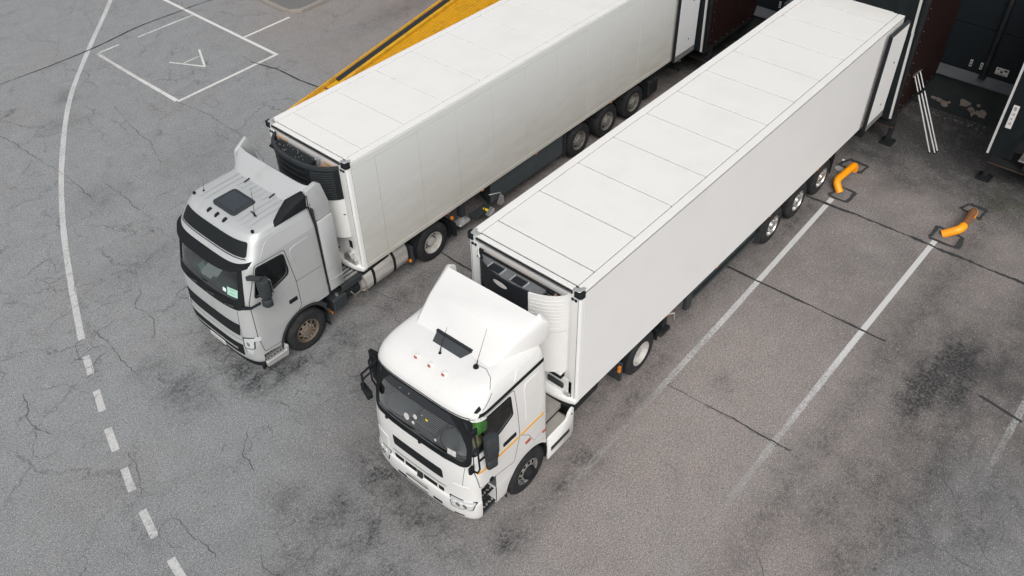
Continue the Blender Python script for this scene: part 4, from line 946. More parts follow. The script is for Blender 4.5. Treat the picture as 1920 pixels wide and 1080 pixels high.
        P('side_lamp', REDL, kd, roundpoly([(-1.06, 1.25), (-.93, 1.24), (-.93, 1.29), (-1.06, 1.30)], .02, 3), .014, .02)
        stripline(bv, kd, [(-1.70, 1.84), (-1.45, 1.60), (-1.30, 1.28), (-.95, 1.36)], .008, .002).build('panel_gap', SEAM, t, recalc=False)
        stripline(bv, kd, [(-1.35, 1.72), (-.95, 1.70)], .03, .008).build('crease', WHITE, t)
        # steps
        MB().box(-2.74, -2.36, sg * .92, sg * .945, .52, 1.38).build('step_well', WHITE, t); MB().box(-2.375, -2.36, sg * .92, sg * 1.22, .53, 1.0).build('step_side', WHITE, t)
        for z, yo in ((.62, 1.225), (.96, 1.19), (1.28, 1.13)): tread_plate(t, -2.735, -2.365, sg * .95, sg * yo, z)
        MB().cyl((-2.62, sg * 1.16, 1.33), (-2.62, sg * 1.25, 1.38), .055, n=14).cyl((-2.48, sg * 1.17, 1.40), (-2.48, sg * 1.27, 1.42), .05, n=14).build('horn', BLACKP, t, bevel=.01)
        # rear side skirt behind the arch
        MB().prism(roundpoly([(-.87, .22), (-.12, .22), (-.06, .34), (-.06, 1.04), (-.14, 1.10), (-.24, 1.02), (-.30, .88), (-.87, .88)], .04, 3), 'y', sg * 1.20, sg * 1.245).build('side_skirt', WHITE, t, bevel=.012, smooth=45)
        MB().box(-.84, -.22, sg * .98, sg * 1.20, .835, .865).build('skirt_step', BEDG, t, bevel=.01)
        MB().box(-.78, -.20, sg * 1.246, sg * 1.252, .42, .53).build('foot_slot', SEAM, t); MB().box(-.78, -.20, sg * 1.10, sg * 1.256, .40, .43).build('slot_sill', ALU, t, bevel=.004)
        MB().cyl((-.14, sg * 1.20, .92), (-.14, sg * 1.252, .92), .022, n=10).build('skirt_hole', BLACKP, t)
        # headlamps
        hp = roundpoly([(sg * .74, 1.07), (sg * .80, .84), (sg * 1.16, .88), (sg * 1.20, 1.06)], .03, 4, 2)
        hl = P('headlight', LENS, 'F', hp, .010, .03)
        hpo = roundpoly([(sg * .715, 1.095), (sg * .78, .815), (sg * 1.175, .86), (sg * 1.22, 1.08)], .04, 4, 2); ring('headlight_rim', GREYP, hl, bv, 'F', hpo, hp, .006, .02)
        for yy in (.92, 1.05):
            p = onto(bv, 'F', sg * yy, .965, .012); MB().cyl(p, p + Vector((-.01, 0, 0)), .05, n=18).build('lamp_reflector', RIMA, hl)
        P('fog_slot', GREYP, 'F', roundpoly([(sg * .82, .60), (sg * 1.02, .63), (sg * 1.02, .67), (sg * .82, .66)], .01, 2), .004, .02)
        P('corner_panel', WHITE, 'F', roundpoly([(sg * .78, 1.16), (sg * 1.10, 1.16), (sg * 1.12, 1.48), (sg * .78, 1.46)], .05, 4), .010, .015)
        stripline(bv, 'F', [(sg * 1.04, 1.99), (sg * 1.0, 1.5)], .008, .002).build('panel_gap', SEAM, t, recalc=False)
        # mirrors
        if sg < 0:
            m = MB().prism(roundpoly([(-2.78, -1.48), (-2.56, -1.54), (-2.50, -1.43), (-2.56, -1.35), (-2.74, -1.34)], .05, 3), 'z', 2.38, 2.92).build('mirror', GREYP, t, bevel=.025, smooth=45)
            MB().prism(roundpoly([(-2.77, -1.47), (-2.57, -1.52), (-2.51, -1.43), (-2.57, -1.36), (-2.73, -1.35)], .05, 3), 'z', 2.14, 2.35).build('wide_mirror', GREYP, m, bevel=.025, smooth=45)
            MB().box(-2.525, -2.51, -1.50, -1.38, 2.44, 2.86).build('mirror_glass', RIMA, m)
            MB().tube([(-2.80, -1.22, 3.02), (-2.90, -1.34, 3.04), (-2.96, -1.44, 2.90), (-2.96, -1.46, 2.40), (-2.92, -1.36, 2.16), (-2.90, -1.22, 2.10)], .017).tube([(-2.96, -1.46, 2.62), (-2.84, -1.47, 2.62)], .02).build('mirror_arm', BLACKP, m)
            MB().box(-2.98, -2.86, -1.26, -1.19, 2.04, 2.20).build('mirror_foot', BLACKP, m, bevel=.02); MB().box(-2.86, -2.72, -1.25, -1.19, 2.92, 3.06).build('mirror_foot', BLACKP, m, bevel=.02)
        else:
            m = MB().prism(roundpoly([(-2.56, 1.36), (-2.50, 1.58), (-2.42, 1.58), (-2.40, 1.36)], .03, 3), 'z', 2.08, 2.78).build('mirror', BLACKP, t, bevel=.025, smooth=45)
            MB().tube([(-2.62, 1.2, 2.92), (-2.58, 1.38, 2.86), (-2.62, 1.44, 2.70), (-2.62, 1.44, 2.2), (-2.66, 1.2, 2.05)], .018).tube([(-2.62, 1.44, 2.5), (-2.5, 1.46, 2.5)], .022).build('mirror_arm', BLACKP, m)
            MB().prism(roundpoly([(-3.02, 1.12), (-2.90, 1.44), (-2.82, 1.40), (-2.90, 1.10)], .03, 3), 'z', 2.22, 2.36).build('kerb_mirror', BLACKP, m, bevel=.03, smooth=45)
            MB().tube([(-2.70, 1.10, 3.02), (-2.92, 1.30, 2.72), (-2.94, 1.28, 2.36)], .022).tube([(-2.80, 1.10, 2.86), (-2.94, 1.28, 2.60)], .018).build('kerb_mirror_arm', BLACKP, m)
    # front face
    g = P('grille', BLACKP, 'F', roundpoly([(-.60, 1.42), (.60, 1.42), (.62, 1.66), (-.58, 1.66)], [.05, .02, .02, .05], 3), .006, .02)
    lv = MB()
    for i in range(6): stripline(bv, 'F', [(-.57, 1.445 + i * .036), (.59, 1.445 + i * .036)], .008, .010, mb=lv)
    lv.build('grille_bars', GREYP, g)
    for nm, a, b, y0, y1 in (('air_slot', 1.05, 1.15, .06, .60), ('air_slot', 1.05, 1.15, -.60, -.12), ('air_slot', .66, .73, .30, .54), ('air_slot', .66, .73, -.56, -.34)):
        sl2 = P(nm, BLACKP, 'F', roundpoly([(y0, a), (y1, a), (y1 + .02 * (1 if y1 > .3 else 0), b), (y0, b)], .015, 2), .006, .02)
    P('slot_divider', WHITE, 'F', [(.34, 1.03), (.365, 1.03), (.365, 1.17), (.34, 1.17)], .012, .02); P('slot_divider', WHITE, 'F', [(-.48, 1.03), (-.455, 1.03), (-.455, 1.17), (-.48, 1.17)], .012, .02)
    P('tow_socket', SEAM, 'F', roundpoly([(-.10, 1.0), (.04, 1.0), (.04, 1.2), (-.10, 1.2)], .02, 2), .012, .03)
    stripline(bv, 'F', [(-.66, 1.235), (.66, 1.235)], .016, .002).build('panel_gap', SEAM, t, recalc=False)
    stripline(bv, 'F', [(-.62, 1.20), (.62, 1.20)], .05, .014).build('bumper_ledge', WHITE, t)
    pl = MB().box(-3.115, -3.095, -.26, .26, .80, .92).build('number_plate', STICK, t, bevel=.004); MB().box(-3.122, -3.112, -.27, .27, .79, .80).box(-3.122, -3.112, -.27, .27, .92, .93).build('plate_frame', BLACKP, pl)
    # wipers
    MB().tube([onto(bv, 'F', .72, 2.05, .03), onto(bv, 'F', .20, 2.06, .035)], .016).tube([onto(bv, 'F', .80, 2.09, .03), onto(bv, 'F', .10, 2.12, .03)], .009).build('wiper', BLACKP, t)
    MB().tube([onto(bv, 'F', -.10, 2.04, .03), onto(bv, 'F', -.66, 2.07, .035)], .016).tube([onto(bv, 'F', -.02, 2.08, .03), onto(bv, 'F', -.84, 2.14, .03)], .009).build('wiper', BLACKP, t)
    MB().cyl(onto(bv, 'F', .72, 2.04, .0), onto(bv, 'F', .72, 2.04, .05), .035, n=10).cyl(onto(bv, 'F', -.10, 2.03, .0), onto(bv, 'F', -.10, 2.03, .05), .035, n=10).build('wiper_pivot', BLACKP, t)
    # roof
    for y in (.31, .0, -.31):
        p = onto(bv, 'T', -2.44, y, 0); lamp = MB().box(-2.49, -2.41, y - .035, y + .035, p.z - .02, p.z + .035).build('roof_lamp', TRIM, t, bevel=.012)
        MB().box(-2.505, -2.455, y - .03, y + .03, p.z - .015, p.z + .03).build('lamp_lens', REDL, lamp, bevel=.008)
    hz = 3.50
    hp = roundpoly([(-2.02, -.38), (-1.80, -.38), (-1.80, .40), (-2.02, .40)], [.1, .05, .05, .1], 4)
    sp = hull([p for g in (-1, 1) for p in ((-1.97, g * .80, 3.525), (-1.97, g * .86, 3.46), (-1.45, g * .925, 3.79), (-1.45, g * .98, 3.70), (-1.40, g * .97, 3.42), (-.84, g * 1.00, 4.0), (-.86, g * 1.07, 3.96), (-.72, g * 1.115, 3.80), (-.71, g * 1.13, 3.45), (-.92, g * 1.11, 3.42), (-.74, g * 1.0, 3.93), (-1.97, g * .80, 3.42))])
    spo = sp.build('roof_spoiler', WHITE2, t, bevel=.022, smooth=50, seg=3)
    cut(spo, [MB().prism(roundpoly([(-2.2, -.42), (-1.87, -.42), (-1.87, .38), (-2.2, .38)], .04, 3), 'z', 3.30, 3.9)])
    cut(spo, [MB().prism([(-.90, -.98), (-.5, -.98), (-.5, .98), (-.90, .98)], 'z', 3.3, 4.3)], WHITE2)
    MB().hexa([(-2.085, -.34, 3.45), (-1.90, -.41, 3.45), (-1.90, .37, 3.45), (-2.085, .30, 3.45), (-2.095, -.34, 3.528), (-1.90, -.41, 3.565), (-1.90, .37, 3.565), (-2.095, .30, 3.528)]).build('roof_hatch', mat('hatch_grey', (.06, .065, .07), .6, var=.2, spec=.3), t, bevel=.008)
    MB().box(-1.905, -1.862, -.415, .375, 3.50, 3.60).build('hatch_shadow_gap', SEAM, t)
    p = onto(bv, 'T', -2.20, .02, 0); a = MB().cyl(p, p + Vector((0, 0, .03)), .03, .012, 12).tube([p, p + Vector((.03, -.01, .14))], [.014, .008]).tube([p + Vector((.03, -.01, .14)), p + Vector((.16, -.06, .52))], [.006, .003]).build('aerial', BLACKP, t)
    p = onto(bv, 'T', -2.07, -.66, 0); a = MB().cyl(p, p + Vector((0, 0, .03)), .05, .045, 16).cyl(p + Vector((0, 0, .03)), p + Vector((0, 0, .06)), .03, .02, 12).tube([p, p + Vector((.03, -.02, .16))], [.014, .007]).tube([p + Vector((.03, -.02, .16)), p + Vector((.16, -.14, .85))], [.005, .0025]).build('aerial', BLACKP, t)
    cb = MB(); stripline(bv, 'T', [(-2.02, -.68), (-2.0, -.82), (-2.08, -.98), (-2.22, -1.08)], .008, .006, mb=cb); cb.build('aerial_cable', BLACKP, t)
    cb = MB(); stripline(bv, 'L', [(-2.22, 3.36), (-2.36, 3.28), (-2.50, 3.20)], .008, .006, mb=cb); cb.build('aerial_cable', BLACKP, t)
    p = onto(bv, 'L', -2.56, 3.25, .01); hull([p + Vector(v) for v in ((-.09, 0, -.02), (.06, 0, .04), (.06, 0, -.03), (-.05, -.05, -.03), (.04, -.06, .02), (.05, -.05, -.03))]).build('corner_lamp', BLACKP, t, bevel=.006)
    # interior
    MB().prism([(-2.88, 1.5), (-2.34, 1.5), (-2.30, 1.98), (-2.42, 2.08), (-2.86, 2.05)], 'y', -1.10, 1.10).build('dashboard', DASHG, t, bevel=.03, smooth=45)
    for yc in (-.66, .66):
        hull([(-2.84 + .48 * (1 - math.cos(a)) * .5 + (0 if k else .03), yc + .36 * math.sin(a) * (1 if k else .8), 2.07 + (0 if k else .05)) for a in np.linspace(0, 2 * math.pi, 18) for k in (0, 1)]).build('dash_cowl', DASHG, t, bevel=.01, smooth=50)
        MB().tube([(-2.60 + .25 * math.cos(a), yc + .38 * math.sin(a), 2.085) for a in np.linspace(0, 2 * math.pi, 26)], .007, 5).build('dash_seam', SEAM, t)
    MB().prism(roundpoly([(-2.82, -.30), (-2.42, -.30), (-2.42, .30), (-2.82, .30)], .05, 3), 'z', 2.08, 2.15).build('dash_vent', DASHD, t, bevel=.01)
    lv = MB()
    for i in range(9): lv.box(-2.78 + i * .036, -2.768 + i * .036, -.26, .26, 2.15, 2.157)
    lv.build('dash_louvres', DASHG, t)
    seat(t, -1.95, -.62, 1.75); seat(t, -1.95, .62, 1.75); steering(t, -2.30, -.62, 2.10)
    MB().box(-1.0, -.985, -1.12, 1.12, 1.3, 3.1).build('cab_back_wall', DASHG, t); MB().box(-1.4, -1.02, -1.1, 1.1, 1.75, 1.9).build('bunk', SEATM, t, bevel=.03)
    MB().box(-2.40, -.98, -1.04, 1.04, 3.02, 3.045).build('headliner', DASHG, t)
    # chassis behind the cab
    chassis(t, -2.9, 3.0, 2.33, None)
    for sg in (-1, 1):
        wheel(t, -1.48, sg * 1.24, sg, 'steer_silver'); dual(t, 2.33, sg, 'dish', 1.235)
        fender_arc(t, 'rear_mudguard', BLACKP, 2.33, .52, .60, sg * .62, sg * 1.24, -8, 38); fender_arc(t, 'rear_mudguard', BLACKP, 2.33, .52, .60, sg * .62, sg * 1.24, 130, 188)
        MB().box(1.58, 1.66, sg * .66, sg * 1.22, .28, .80).build('mud_flap', GREYP, t, bevel=.01); MB().box(1.50, 1.57, sg * 1.18, sg * 1.245, .62, .70).box(1.50, 1.57, sg * 1.18, sg * 1.245, .73, .79).build('side_marker', AMBER, t, bevel=.01)
        MB().box(.05, 1.1, sg * .6, sg * 1.06, .40, .84).build('fuel_tank', CHAS, t, bevel=.12, seg=3)
    MB().box(-.88, -.14, -.98, 1.0, .90, 1.04).build('deck_plate', BEDG, t, bevel=.006)
    MB().box(-.88, -.74, -.95, -.80, 1.04, 1.2).build('air_box', GREYP, t, bevel=.03)
    MB().cyl((-1.48, -1, .52), (-1.48, 1, .52), .06, n=12).build('front_axle', CHAS, t)
    MB().box(-2.6, -.9, -.5, .5, .7, 1.2).build('engine', CHAS, t)
    # jacket on the seat seen through the side window
    return t, bv

def tractor_A():
    t = thing('tractor_unit', 'pale grey truck with a black sun visor and dark band above its windscreen', 'truck', (-.03, 5.983, 0), 0, 'truck tractors parked nose outwards')
    K = [(.38, -2.98, .40, 1.17, -.95), (.42, -3.06, .42, 1.20, -.95), (.50, -3.11, .44, 1.22, -.95), (.95, -3.14, .45, 1.245, -.95), (1.10, -3.11, .45, 1.25, -.95), (1.60, -3.08, .45, 1.25, -.95), (1.95, -3.05, .45, 1.25, -.95),
         (2.10, -3.01, .45, 1.25, -.95), (2.90, -2.80, .45, 1.245, -.95), (3.00, -2.71, .45, 1.235, -.95), (3.10, -2.64, .45, 1.21, -.95), (3.34, -2.50, .45, 1.15, -.95), (3.40, -2.44, .45, 1.12, -.95),
         (3.45, -2.38, .45, 1.10, -.95), (3.49, -2.24, .45, 1.04, -.95), (3.515, -2.0, .42, .92, -.97), (3.525, -1.7, .3, .7, -1.0)]
    cs = []
    for sg in (-1, 1):
        cs.append(MB().cyl((-1.71, sg * .72, .54), (-1.71, sg * 1.5, .54), .64, n=40))
        cs.append(MB().prism([(-1.25, .2), (-.8, .2), (-.8, 1.10), (-1.30, 1.10)], 'y', sg * .6, sg * 1.5))
        cs.append(MB().prism([(-2.84, .2), (-2.26, .2), (-2.30, .60), (-2.70, .66), (-2.84, .66)], 'y', sg * .9, sg * 1.5))
        cs.append(MB().prism(roundpoly([(-2.47, 2.85), (-1.86, 2.80), (-1.84, 2.30), (-2.25, 2.18), (-2.66, 2.22)], [.05, .08, .12, .05, .05], 4), 'y', sg * .9, sg * 1.5))
    WS = roundpoly([(-1.02, 2.16), (0, 2.10), (1.02, 2.16), (.97, 2.88), (-.97, 2.88)], [.12, .3, .12, .08, .08], 5, 6)
    WSo = roundpoly([(-1.15, 1.93), (0, 1.88), (1.15, 1.93), (1.07, 2.94), (-1.07, 2.94)], [.2, .4, .2, .1, .1], 5, 6)
    cs.append(MB().prism(WS, 'x', -3.4, -2.45))
    body, bv = cab_shell(K, SILVER, t, cs, floor=1.3)
    P = lambda name, m, kind, poly, off=.004, th=.012, par=t, **k: patch(name, m, par, bv, kind, poly, off, th, **k)
    ring('windscreen_frame', BLACKP, t, bv, 'F', WSo, WS, .008, .03)
    ws = P('windscreen', GLASSA, 'F', WS, -.012, .006)
    pc = P('permit_card', GREENP, 'F', [(-.98, 2.20), (-.70, 2.19), (-.70, 2.37), (-.98, 2.38)], -.008, .003, ws)
    for z in (2.33, 2.25): P('card_print', PRINTG, 'F', [(-.92, z), (-.78, z), (-.78, z + .012), (-.92, z + .012)], -.004, .002, ws)
    P('permit_card', PAPER, 'F', [(-.66, 2.22), (-.56, 2.22), (-.56, 2.30), (-.66, 2.30)], -.008, .003, ws)
    for i in range(3):
        y = .55 - i * .60; MB().tube([onto(bv, 'F', y, 1.96, .02), onto(bv, 'F', y - .07, 2.0, .05), onto(bv, 'F', y - .2, 2.02, .05), onto(bv, 'F', y - .26, 2.0, .02)], .018).build('grab_handle', GREYP, t)
    MB().tube([onto(bv, 'F', .75, 2.0, .03), onto(bv, 'F', .05, 2.12, .03)], .012).tube([onto(bv, 'F', -.05, 2.0, .03), onto(bv, 'F', -.78, 2.12, .03)], .012).build('wiper', BLACKP, t)
    # visor over the screen
    V = []; F = []; n = 30
    for i in range(n + 1):
        u = -1 + 2 * i / n; y = 1.19 * math.copysign(abs(math.sin(u * math.pi / 2)) ** .85, u); e = abs(y / 1.19)
        xo = -2.965 + .44 * (1 - (1 - e ** 3.2) ** .5 if e < 1 else 1); dz = .09 * e ** 5
        xi = -2.76 + .36 * e ** 4
        V += [(xo, y, 2.82 + dz), (xo + .03, y, 2.90 + dz * 1.2), (xi, y, 2.945 + dz), (xi, y, 2.915 + dz), (xo + .05, y, 2.87 + dz)]
    for i in range(n):
        for k in range(5): F.append((5 * i + k, 5 * i + (k + 1) % 5, 5 * i + 5 + (k + 1) % 5, 5 * i + 5 + k))
    F += [tuple(range(5)), tuple(range(5 * n + 4, 5 * n - 1, -1))]
    MB().add(V, F).build('sun_visor', BLACKP, t, smooth=50)
    # dark band above
    P('roof_band', mat('dark_acrylic', (.012, .015, .016), .5, var=.1, spec=.25), 'F', roundpoly([(-1.08, 3.07), (1.02, 3.07), (.96, 3.34), (-1.02, 3.34)], .05, 4), .012, .03)
    stripline(bv, 'F', [(-1.09, 3.045), (1.03, 3.045)], .016, .012).build('band_trim', BLACKP, t)
    rb = MB()
    for y in np.arange(-.80, .85, .16):
        if -.42 < y < .5: stripline(bv, 'T', [(-1.52, y), (-1.20, y)], .07, .010, mb=rb)
        else: stripline(bv, 'T', [(-2.2, y), (-1.20, y)], .07, .010, mb=rb)
    rb.build('roof_ribs', SILVER, t)
    for sg, kd in ((-1, 'L'), (1, 'R')):
        dp = roundpoly([(-2.50, 2.93), (-1.80, 2.90), (-1.70, 2.0), (-1.71, 1.32), (-2.28, .70), (-2.80, .74), (-2.86, 1.2), (-2.82, 2.1)], .05, 4)
        wi = roundpoly([(-2.47, 2.85), (-1.86, 2.80), (-1.84, 2.30), (-2.25, 2.18), (-2.66, 2.22)], [.05, .08, .12, .05, .05], 4, 3)
        wo = roundpoly([(-2.50, 2.885), (-1.83, 2.835), (-1.80, 2.275), (-2.25, 2.14), (-2.70, 2.185)], [.06, .09, .13, .06, .06], 4, 3)
        dr = stripline(bv, kd, dp + [dp[0]], .013, .002).build('door', SEAM, t, recalc=False)
        ring('window_seal', BLACKP, dr, bv, kd, wo, wi, .007, .02); P('side_window', GLASSA, kd, wi, -.015, .006, dr)
        P('door_handle', BLACKP, kd, roundpoly([(-1.98, 1.52), (-1.77, 1.52), (-1.77, 1.62), (-1.98, 1.62)], .02, 2), .012, .02, dr)
        P('sleeper_panel', SILVER, kd, roundpoly([(-1.62, 2.12), (-1.10, 2.16), (-1.14, 2.86), (-1.70, 2.84)], .14, 5), .010, .02)
        P('upper_panel', SILVER, kd, roundpoly([(-2.35, 2.98), (-1.08, 2.98), (-1.08, 3.28), (-2.10, 3.30)], [.05, .1, .12, .2], 5), .008, .02)
        stripline(bv, kd, [(-1.70, 1.98), (-.96, 1.96)], .010, .002).build('panel_gap', SEAM, t, recalc=False)
        stripline(bv, kd, [(-2.70, 1.10), (-2.2, 1.13), (-1.2, 1.28), (-.98, 1.33)], .045, .012).build('crease', SILVER, t)
        ap = [(-1.71 + .67 * math.cos(a), .54 + .67 * math.sin(a)) for a in np.linspace(R_(30), R_(188), 24)]
        stripline(bv, kd, ap, .07, .022).build('arch_lip', GREYP, t)
        fender_arc(t, 'arch_liner', BLACKP, -1.71, .54, .60, sg * .72, sg * 1.22, 0, 190); MB().box(-2.3, -1.1, sg * .70, sg * .72, .4, 1.14).build('arch_inner', BLACKP, t)
        fender_arc(t, 'rear_arch_guard', GREYP, -1.71, .54, .60, sg * .80, sg * 1.25, -18, 50, th=.03)
        MB().box(-1.12, -1.10, sg * .85, sg * 1.24, .22, .45).build('mud_flap', BLACKP, t)
        # step unit
        st = tread_plate(t, -2.80, -2.32, sg * 1.0, sg * 1.27, .47, ALU); MB().prism(roundpoly([(-2.86, .34), (-2.32, .30), (-2.27, .56), (-2.32, .60), (-2.36, .47), (-2.86, .49)], .02, 2), 'y', sg * 1.22, sg * 1.30).build('step_frame', ALU, t, bevel=.012)
        MB().box(-2.36, -2.32, sg * .95, sg * 1.25, .45, .64).build('step_end', ALU, t, bevel=.01); MB().box(-2.84, -2.3, sg * .90, sg * .94, .4, .70).build('step_well', BLACKP, t)
        # headlamp
        hp = roundpoly([(sg * .98, .92), (sg * 1.16, .92), (sg * 1.175, 1.20), (sg * .97, 1.16)], .03, 4, 2)
        hl = P('headlight', LENS, 'F', hp, .010, .03); ho = roundpoly([(sg * .955, .895), (sg * 1.18, .895), (sg * 1.195, 1.23), (sg * .945, 1.185)], .04, 4, 2); ring('headlight_rim', GREYP, hl, bv, 'F', ho, hp, .005, .02)
        P('indicator', LENS, kd, roundpoly([(-2.96, 1.12), (-2.80, 1.10), (-2.80, 1.2), (-2.96, 1.2)], .02, 3), .010, .02)
        p = onto(bv, 'F', sg * 1.06, 1.03, .012); MB().cyl(p, p + Vector((-.01, 0, 0)), .055, n=18).build('lamp_reflector', RIMA, hl)
        P('fog_lamp', LENS, 'F', roundpoly([(sg * .98, .72), (sg * 1.12, .73), (sg * 1.12, .82), (sg * .98, .83)], .02, 3), .008, .02)
        stripline(bv, 'F', [(sg * .96, 1.90), (sg * .94, 1.5), (sg * .94, 1.16), (sg * .97, .72)], .012, .002).build('panel_gap', SEAM, t, recalc=False)
        # roof side fairing in two pieces
        lo = [(-.925, 1.12), (-.53, 1.12), (-.51, 2.0), (-.50, 3.05), (-.90, 3.02)]
        up = [(-.90, 3.04), (-.50, 3.07), (-.51, 3.36), (-.62, 3.84), (-.72, 3.90), (-.98, 3.84), (-1.04, 3.5), (-.94, 3.44)]
        f1 = MB().prism(roundpoly(lo, .02, 2), 'y', sg * 1.17, sg * 1.235).build('side_fairing', SILVER, t, bevel=.012, smooth=45)
        if sg > 0: up = [(-.90, 3.04), (-.50, 3.07), (-.51, 3.36), (-.60, 3.86), (-.66, 4.0), (-.98, 3.80), (-1.04, 3.5), (-.94, 3.44)]
        f2 = MB().prism(roundpoly(up, .03, 3), 'y', sg * (1.10 if sg < 0 else 1.13), sg * 1.20).build('side_fairing', SILVER, t, bevel=.02, smooth=50, seg=3)
        MB().box(-.93, -.52, sg * 1.236, sg * 1.244, 1.40, 1.42).build('fairing_line', SILVER, f1)
        MB().box(-.945, -.93, sg * 1.15, sg * 1.243, 1.12, 3.4).build('fairing_gap', SEAM, t)
        # black air intake on the roof corner
        it = None if sg > 0 else hull([(-1.80, sg * 1.14, 3.40), (-1.84, sg * 1.08, 3.44), (-.93, sg * 1.205, 3.47), (-.95, sg * 1.19, 3.76), (-1.36, sg * .96, 3.76), (-1.5, sg * .98, 3.62), (-.95, sg * 1.0, 3.78), (-.93, sg * 1.0, 3.44), (-1.75, sg * 1.0, 3.45)]).build('air_intake', BLACKP, t, bevel=.02, smooth=40)
        sl2 = MB()
        for i in range(14):
            u = i / 13; x = -1.58 + u * .56; z0 = 3.46 + .01 * u; sl2.hexa([(x, sg * (1.165 + .03 * u), z0), (x + .014, sg * (1.165 + .03 * u), z0), (x + .014, sg * (1.185 + .03 * u), z0), (x, sg * (1.185 + .03 * u), z0)] + [(x + .02, sg * (1.11 + .07 * u), 3.53 + .21 * u), (x + .034, sg * (1.11 + .07 * u), 3.53 + .21 * u), (x + .034, sg * (1.14 + .07 * u), 3.54 + .21 * u), (x + .02, sg * (1.14 + .07 * u), 3.54 + .21 * u)])
        if it: sl2.build('intake_slats', BLACKP, it)
        # corner marker lamps on the roof front
        p = onto(bv, 'T', -2.20, sg * .98, .0); MB().cyl(p - Vector((0, 0, .02)), p + Vector((-.01, 0, .05)), .035, .03, 14).build('corner_lamp', BLACKP, t, bevel=.008)
        if sg < 0:
            m = MB().prism(roundpoly([(-2.66, -1.36), (-2.62, -1.56), (-2.46, -1.58), (-2.40, -1.38)], .05, 4), 'z', 2.29, 2.72).build('mirror', GREYP, t, bevel=.035, smooth=50, seg=3)
            MB().prism(roundpoly([(-2.66, -1.38), (-2.62, -1.54), (-2.48, -1.56), (-2.42, -1.40)], .05, 4), 'z', 2.04, 2.22).build('wide_mirror', GREYP, m, bevel=.03, smooth=50)
            MB().box(-2.425, -2.41, -1.55, -1.41, 2.34, 2.68).build('mirror_glass', RIMA, m)
            MB().prism(roundpoly([(-2.72, -1.18), (-2.76, -1.26), (-2.60, -1.46), (-2.50, -1.44), (-2.62, -1.22)], .02, 3), 'z', 2.73, 2.775).build('mirror_arm', GREYP, m, bevel=.01); MB().tube([(-2.96, -1.16, 2.08), (-2.86, -1.32, 2.10), (-2.70, -1.44, 2.20)], [.045, .03, .03]).build('mirror_arm', BLACKP, m)
        else:
            m = MB().prism(roundpoly([(-2.55, 1.38), (-2.50, 1.60), (-2.36, 1.60), (-2.34, 1.38)], .05, 4), 'z', 2.10, 2.62).build('mirror', GREYP, t, bevel=.035, smooth=50)
            MB().tube([(-2.6, 1.2, 2.6), (-2.5, 1.44, 2.58)], .03).build('mirror_arm', GREYP, m)
    for y in (.28, .02, -.24):
        p = onto(bv, 'T', -2.33, y, 0); hull([p + Vector(v) for v in ((-.06, -.03, -.02), (-.06, .03, -.02), (.06, -.04, -.01), (.06, .04, -.01), (.05, -.03, .045), (.05, .03, .045), (-.03, -.02, .035), (-.03, .02, .035))]).build('roof_lamp', BLACKP, t, bevel=.006)
    # grilles
    g = P('upper_grille', BLACKP, 'F', roundpoly([(-.90, 1.20), (.90, 1.20), (.94, 1.52), (-.94, 1.52)], .02, 2), .008, .02); lv = MB()
    for i in range(5): stripline(bv, 'F', [(-.91, 1.24 + i * .062), (.91, 1.24 + i * .062)], .014, .018, mb=lv)
    lv.build('grille_bars', GREYP, g)
    g = P('lower_grille', BLACKP, 'F', roundpoly([(-.86, .60), (.86, .60), (.93, .96), (-.93, .96)], .03, 2), .008, .02)
    stripline(bv, 'F', [(-.74, .78), (.74, .78)], .055, .022).build('grille_bar', SILVER, g); lv = MB()
    for z in (.62, .68, .86, .91): stripline(bv, 'F', [(-.82, z), (.82, z)], .008, .014, mb=lv)
    lv.build('grille_mesh', GREYP, g)
    stripline(bv, 'F', [(-1.0, 1.08), (1.0, 1.08)], .010, .002).build('panel_gap', SEAM, t, recalc=False)
    MB().prism([(onto(bv, 'F', y, .40, .03).x, y) for y in np.linspace(-1.2, 1.2, 25)] + [(-2.6, 1.18), (-2.6, -1.18)], 'z', .26, .40).build('bumper_apron', BLACKP, t, bevel=.01, smooth=45)
    pl = MB().box(-3.165, -3.145, -.28, .26, .58, .69).build('number_plate', STICK, t, bevel=.004)
    q = MB()
    for i, wd in enumerate((.03, .02, .03, .01, .03, .02)): q.box(-3.169, -3.164, .16 - i * .065, .16 - i * .065 - wd, .61, .66)
    q.build('plate_print', PRINTG, pl)
    # roof hatch, aerials, deflector
    hz = 3.515
    hb = MB().prism(roundpoly([(-2.18, -.34), (-1.60, -.34), (-1.60, .40), (-2.18, .40)], .10, 5), 'z', hz - .03, hz + .035).build('roof_hatch', GREYP, t, bevel=.02, seg=2)
    MB().prism(roundpoly([(-2.10, -.24), (-1.68, -.24), (-1.68, .30), (-2.10, .30)], .04, 4), 'z', hz + .03, hz + .048).build('hatch_glass', mat('hatch_dark', (.03, .04, .046), .25, coat=.5), hb, bevel=.006)
    p = onto(bv, 'T', -1.90, -.66, 0); MB().cyl(p, p + Vector((0, 0, .04)), .02, n=8).tube([p + Vector((0, -.05, .02)), p + Vector((.02, .08, .03))], .015).tube([p + Vector((.03, .03, .03)), p + Vector((.01, .13, .05))], .01).tube([p, p + Vector((.10, .04, .62))], [.006, .003]).build('aerial', BLACKP, t)
    p = onto(bv, 'T', -2.05, .86, 0); MB().cyl(p, p + Vector((0, 0, .03)), .025, .015, 10).tube([p, p + Vector((.06, .02, .25))], [.005, .0025]).build('aerial', BLACKP, t)
    V = []; F = []; nu, nv = 32, 10
    for th in (0, .035):
        for i in range(nu + 1):
            u = -1 + 2 * i / nu
            for k in range(nv + 1):
                v = k / nv; y = u * (1.0 + .14 * v); e = abs(u) ** 8
                V.append((-1.27 + .06 * e + .36 * v ** 1.1 + th * .8, y, 3.50 + .36 * v ** .9 + .02 * e * v - th * .5 - .03 * (1 - v)))
